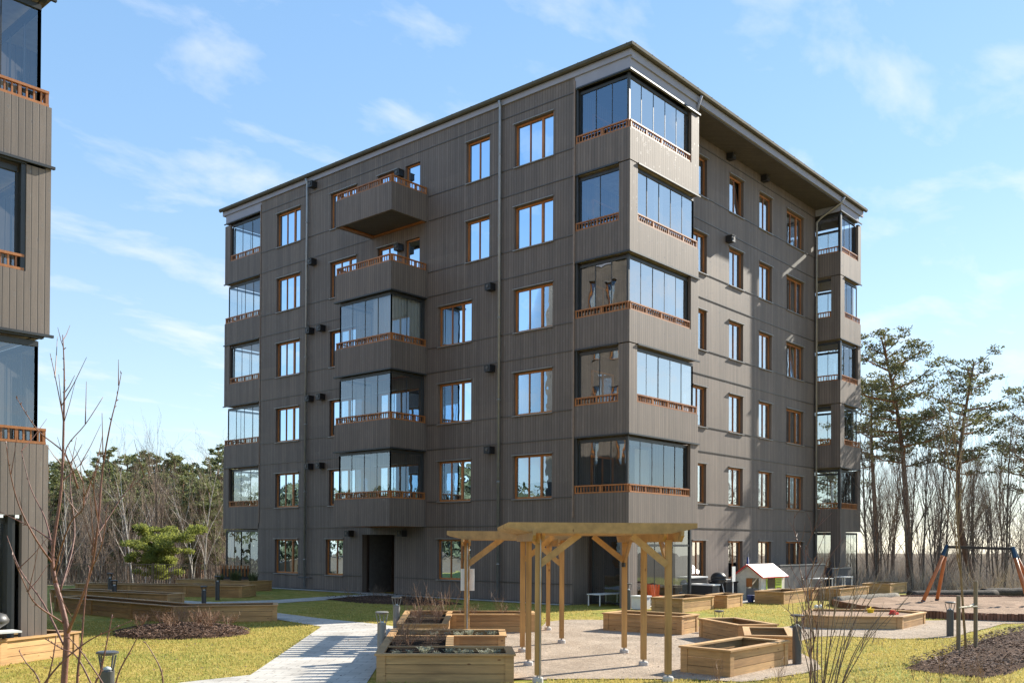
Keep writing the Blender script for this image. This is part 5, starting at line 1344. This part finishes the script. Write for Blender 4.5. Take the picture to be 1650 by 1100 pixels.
thicket('undergrowth', .34,.62,70,120,2600,5.0,'under',62)
thicket('undergrowth', -.56,-.26,56,84,2600,3.5,'under',63)
M['farwood'] = m_foliage('far_wood_needles', (.035,.05,.022), (.13,.14,.07), trans=0)
def farwood():
    r = random.Random(5); mb = MB()
    for i in range(170):
        v = r.uniform(124,165); f = r.uniform(-.56,-.25); x, y, _ = W(f*v, v); z = hterr(x, y)
        for k in range(4): needle_clump(mb, (x+r.uniform(-2,2), y+r.uniform(-2,2), z+r.uniform(2,11.5)), 2.4, 2.4, 1.6, 130, r, .5, .2)
    for i in range(60):
        x, y = r.uniform(-95,-45), r.uniform(35,110)
        for k in range(3): needle_clump(mb, (x+r.uniform(-2,2), y+r.uniform(-2,2), r.uniform(0,9)), 3, 3, 1.8, 90, r, .7, .3)
    tag(mb.build('distant_wood', M['farwood']), kind='stuff')
    mb = MB()
    for i in range(560):
        v = r.uniform(130,230); f = r.uniform(.30,.66); x, y, _ = W(f*v, v); z = hterr(x, y); h = r.uniform(3,6)
        for k in range(12):
            d = Vector((r.uniform(-.6,.6), r.uniform(-.6,.6), 1)); p = Vector((x+r.uniform(-1.5,1.5), y+r.uniform(-1.5,1.5), z)); w = Vector((.656,-.755,0))*r.uniform(.04,.10)
            mb.tri(p-w, p+w, p+d*h*r.uniform(.7,1.1))
    tag(mb.build('distant_wood', M['under']), kind='stuff')
farwood()

# ------------------------------------------------------------------ young foreground trees
def along(mb, pts, r0, r1, n=7, buds=None, r=None):
    pts = [Vector(p) for p in pts]; m_ = len(pts)
    # subdivide smoothly
    out = []; 
    for i in range(m_-1):
        p0 = pts[max(0,i-1)]; p1 = pts[i]; p2 = pts[i+1]; p3 = pts[min(m_-1,i+2)]
        for k in range(4):
            t = k/4; out.append(.5*((2*p1)+(p2-p0)*t+(2*p0-5*p1+4*p2-p3)*t*t+(3*p1-p0-3*p2+p3)*t**3))
    out.append(pts[-1]); N_ = len(out)
    mb.tube(out, [r0+(r1-r0)*i/(N_-1) for i in range(N_)], n)
    if buds is not None:
        for i in range(2, N_):
            if r.random() < .5:
                d = (out[i]-out[i-1]).normalized(); s = d.cross(Vector((r.uniform(-1,1), r.uniform(-1,1), r.uniform(-1,1)))).normalized(); q = out[i]
                buds.tube([q, q+(d*.8+s).normalized()*r.uniform(.015,.03)], [.006,.002], 4, False)
# measured in metres: (u, z) on a plane 8 m away, third value pushes a point nearer / farther
TV = 8.0
def TP(px, py, dv=0):
    return W((px-825)/1535*TV*(1+dv/TV), TV+dv, 2.09-(py-858.0)/1535*TV*(1+dv/TV))
YT = thing('young_tree', TP(105,1262), 'young bare tree with reddish upright branches in the left foreground', 'tree')
mb = MB(); bd = MB(); rr = random.Random(4)
mb2 = MB()
along(mb2, [TP(104,1262),TP(104,1150),TP(105,1090),TP(109,1007),TP(101,964),TP(90,925)], .032, .019, 10)
mb2.build('trunk', M['redtwig'], YT, True)
along(mb, [TP(90,925),TP(85,893),TP(87,855),TP(98,773),TP(101,664),TP(101,582),TP(98,525)], .019, .0035, 7, bd, rr)
for br_, a, b in (([(136,800,.2),(125,773,.2),(104,718,.1),(60,680,0),(25,628,-.1)][1:],.010,.003),
    ([(109,1007,0),(125,969,-.1),(147,904,-.2),(158,827,-.3),(164,745,-.3),(175,675,-.4),(185,631,-.4),(193,587,-.5)],.018,.003),
    ([(87,860,0),(55,838,.2),(0,811,.4)],.010,.003), ([(85,893,0),(58,855,-.2),(30,800,-.3),(16,750,-.4),(8,700,-.5)],.011,.003),
    ([(85,870,0),(72,820,.2),(49,773,.3),(33,713,.4)],.010,.003), ([(149,880,-.2),(153,855,-.2),(180,811,0),(202,778,.1),(232,754,.2)],.009,.003),
    ([(99,760,0),(106,707,.1),(136,669,.2),(164,625,.3)],.008,.003), ([(101,664,0),(90,609,-.1),(78,555,-.2)],.007,.003),
    ([(104,1024,0),(71,958,.2),(33,904,.3),(11,849,.4)],.013,.003), ([(97,940,0),(120,850,.3),(112,760,.4),(122,690,.5)],.012,.003),
    ([(88,905,0),(112,830,-.3),(135,800,-.4),(128,735,-.5)],.010,.003), ([(147,904,-.2),(165,860,-.4),(172,800,-.5)],.008,.003),
    ([(105,990,0),(60,960,-.3),(42,930,-.4),(20,880,-.5)],.010,.003), ([(158,827,-.3),(150,770,-.5),(157,720,-.6)],.007,.002)):
    along(mb, [TP(*p) for p in br_], a*.82, b*.8, 6, bd, rr)
for i in range(46):
    j = rr.randrange(len(mb.v)//2, len(mb.v)) if i % 2 else rr.randrange(0, len(mb.v)); p = Vector(mb.v[j])
    if p.z < 1.0: continue
    d = Vector((rr.uniform(-1,1), rr.uniform(-1,1), rr.uniform(.5,1.6))).normalized(); L = rr.uniform(.12,.42)
    bd.tube([p, p+d*L*.5+Vector((0,0,.02)), p+d*L+Vector((0,0,.07))], [.005,.0035,.0018], 4, False)
mb.build('branches', M['redtwig'], YT, True); bd.build('twigs', M['redtwig'], YT)['kind'] = 'stuff'
FS = [([(127,1150),(127,1075),(133,1018),(138,950),(145,900)],.012),([(60,1180),(75,1100),(87,1047),(92,1010)],.008),([(70,1180),(67,1098),(62,1075),(44,1053),(33,1035)],.007),([(180,1180),(187,1098),(195,1065),(213,1031),(225,1007)],.008),
      ([(265,1180),(265,1100),(262,1067),(249,1040),(236,1020)],.007),([(150,1180),(153,1098),(164,1067),(175,1013),(182,975)],.010),([(60,1140),(69,1096),(98,1056),(135,1024),(164,1007),(213,985)],.009),([(200,1160),(176,1100),(138,1042),(113,1013)],.007),([(160,1110),(127,1045),(102,1031),(75,1015)],.007)]
for i, (p, a) in enumerate(FS):
    mb = MB(); bd = MB(); dv = -.9-.1*(i%4)
    along(mb, [TP(*q, dv) for q in p]+[], a, .003, 6, mb, rr)
    base = Vector(TP(*p[0], dv)); mb.tube([base, (base.x, base.y, 0)], [a, a*1.1], 6)
    single(mb, 'bare_sapling', M['redtwig'], (base.x, base.y, 0), 'thin reddish bare shoot in the bottom left foreground', 'sapling', 'thin shoots in the left foreground', True)
# multi-stemmed bush on the right
RB = thing('bare_bush', W(3.98,12.2), 'leafless many-stemmed bush fanning up from the bottom edge on the right', 'bush')
mb = MB(); rr = random.Random(8); tw = MB()
for i in range(19):
    a0 = rr.uniform(-1,1); b = W(3.98+a0*.16, 12.2+rr.uniform(-.12,.12)); du = a0*.36+rr.uniform(-.2,.2)+.15; dv = rr.uniform(-.4,.4); h = rr.uniform(1.1,1.95)
    p1 = W(3.98+a0*.18+du*.25, 12.2+dv*.3, h*.35); p2 = W(3.98+a0*.2+du*.6, 12.2+dv*.7, h*.7); p3 = W(3.98+a0*.2+du*1.15, 12.2+dv, h)
    along(mb, [b,p1,p2,p3], .008+.003*rr.random(), .0025, 5)
    for k in range(3):
        t = rr.uniform(.35,.85); q = Vector(p1).lerp(Vector(p3), t); e = Vector(W(0,0))-Vector(W(0,0)); d = Vector(((du+rr.uniform(-.5,.5))*.656, (du+rr.uniform(-.5,.5))*-.755, 1.3)).normalized()*rr.uniform(.25,.6); tw.tube([q, q+d*.5+Vector((rr.uniform(-.03,.03),0,0)), q+d], [.005,.004,.0018], 4, False)
mb.build('stems', M['bushbark'], RB, True); tw.build('twigs', M['twig'], RB)
# staked young tree on the right
ST = bare(75, 4.3, .30, 4, 'olivebark', 'twig', r0=.024, first=.3, nchild=(5,3,2), name='young_staked_tree', up=.5)
x, y, _ = W(8.64,18.1); ST.location = (x,y,0); tag(ST, 'slim bare young tree tied between two wooden stakes on the mulch', 'tree')
ST2 = bare(72, 2.1, .5, 4, 'redtwig', 'redtwig', r0=.012, first=.12, nchild=(7,3,2), name='bare_sapling', up=.5)
x, y, _ = W(4.35,13.9); ST2.location = (x,y,0); tag(ST2, 'tall thin bare sapling rising behind the many-stemmed bush', 'sapling')

# ------------------------------------------------------------------ sky, sun, camera
SUN_EL = R(31); sun_dir = Vector((.9825*math.cos(SUN_EL), -.186*math.cos(SUN_EL), math.sin(SUN_EL))).normalized()
sl = bpy.data.lights.new('sun', 'SUN'); sl.energy = 5.0; sl.angle = R(.5); sl.color = (1,.93,.81)
so_ = bpy.data.objects.new('sun', sl); col.objects.link(so_); so_.rotation_euler = sun_dir.to_track_quat('Z','Y').to_euler()
wd = bpy.data.worlds.new('World'); sc.world = wd; wd.use_nodes = True; t = wd.node_tree; t.nodes.clear()
out = t.nodes.new('ShaderNodeOutputWorld'); bg = t.nodes.new('ShaderNodeBackground'); bg.inputs[1].default_value = .11
sk = t.nodes.new('ShaderNodeTexSky'); sk.sky_type = 'NISHITA'; sk.sun_disc = False; sk.sun_elevation = SUN_EL
sk.sun_rotation = math.atan2(sun_dir.x, sun_dir.y); sk.air_density = 1.0; sk.dust_density = .1; sk.ozone_density = 1.0; sk.altitude = 50
tc = t.nodes.new('ShaderNodeTexCoord'); sp_ = t.nodes.new('ShaderNodeSeparateXYZ'); t.links.new(tc.outputs['Generated'], sp_.inputs[0])
# cloud layer: project direction on a plane overhead
mx_ = N(t, 'ShaderNodeMath', operation='MAXIMUM'); t.links.new(sp_.outputs[2], mx_.inputs[0]); mx_.inputs[1].default_value = .0
ad_ = N(t, 'ShaderNodeMath', operation='ADD'); t.links.new(mx_.outputs[0], ad_.inputs[0]); ad_.inputs[1].default_value = .16
dx_ = N(t, 'ShaderNodeVectorMath', operation='DIVIDE'); t.links.new(tc.outputs['Generated'], dx_.inputs[0]); cb = t.nodes.new('ShaderNodeCombineXYZ')
for i in range(3): t.links.new(ad_.outputs[0], cb.inputs[i])
t.links.new(cb.outputs[0], dx_.inputs[1])
mp = t.nodes.new('ShaderNodeMapping'); mp.inputs['Location'].default_value = (3.1,1.7,0); mp.inputs['Scale'].default_value = (1.5,2.3,0); mp.inputs['Rotation'].default_value = (0,0,.7); t.links.new(dx_.outputs[0], mp.inputs[0])
cn = N(t, 'ShaderNodeTexNoise'); cn.inputs['Scale'].default_value = 2.0; cn.inputs['Detail'].default_value = 8; cn.inputs['Roughness'].default_value = .56; cn.inputs['Distortion'].default_value = .25; t.links.new(mp.outputs[0], cn.inputs['Vector'])
cr = N(t, 'ShaderNodeMapRange'); cr.inputs[1].default_value = .52; cr.inputs[2].default_value = .78; cr.inputs[3].default_value = 0; cr.inputs[4].default_value = .70; t.links.new(cn.outputs['Fac'], cr.inputs[0])
mxc = N(t, 'ShaderNodeMix', data_type='RGBA'); t.links.new(cr.outputs[0], mxc.inputs[0]); er_ = ramp(t, sp_.outputs[2], [(0,(.70,.83,.93)),(.12,(.56,.75,.93)),(.35,(.33,.59,.93)),(.55,(.25,.51,.90))])
ms_ = N(t, 'ShaderNodeVectorMath', operation='SCALE'); ms_.inputs['Scale'].default_value = 4.5; t.links.new(er_, ms_.inputs[0])
mk_ = N(t, 'ShaderNodeMix', data_type='RGBA'); mk_.inputs[0].default_value = .62; t.links.new(sk.outputs[0], mk_.inputs[6]); t.links.new(ms_.outputs[0], mk_.inputs[7])
t.links.new(mk_.outputs[2], mxc.inputs[6]); mxc.inputs[7].default_value = (4.6,4.7,4.9,1)
t.links.new(mxc.outputs[2], bg.inputs[0]); t.links.new(bg.outputs[0], out.inputs[0])

cd = bpy.data.cameras.new('camera'); cam = bpy.data.objects.new('camera', cd); col.objects.link(cam); sc.camera = cam
Rv = Vector((.65600809,-.75473652,.00511636)); Uv = Vector((-.01021365,-.00209895,.99994564)); Fv = Vector((.75468475,.65602468,.00908554))
m = Matrix(((Rv.x,Uv.x,-Fv.x,GX),(Rv.y,Uv.y,-Fv.y,GY),(Rv.z,Uv.z,-Fv.z,2.0894),(0,0,0,1))); cam.matrix_world = m
cd.sensor_fit = 'HORIZONTAL'; cd.sensor_width = 36; cd.lens = 36*1535.02/1650; cd.shift_y = (861.68-550)/1650; cd.shift_x = 0.0; cd.clip_end = 3000; cd.clip_start = .1
vs_ = sc.view_settings; vs_.view_transform = 'Standard'; vs_.look = 'None'; vs_.exposure = 1.15; vs_.gamma = 1; vs_.use_curve_mapping = False
sc.cycles.caustics_reflective = False; sc.cycles.caustics_refractive = False; sc.cycles.max_bounces = 8; sc.cycles.transparent_max_bounces = 16; sc.cycles.glossy_bounces = 4
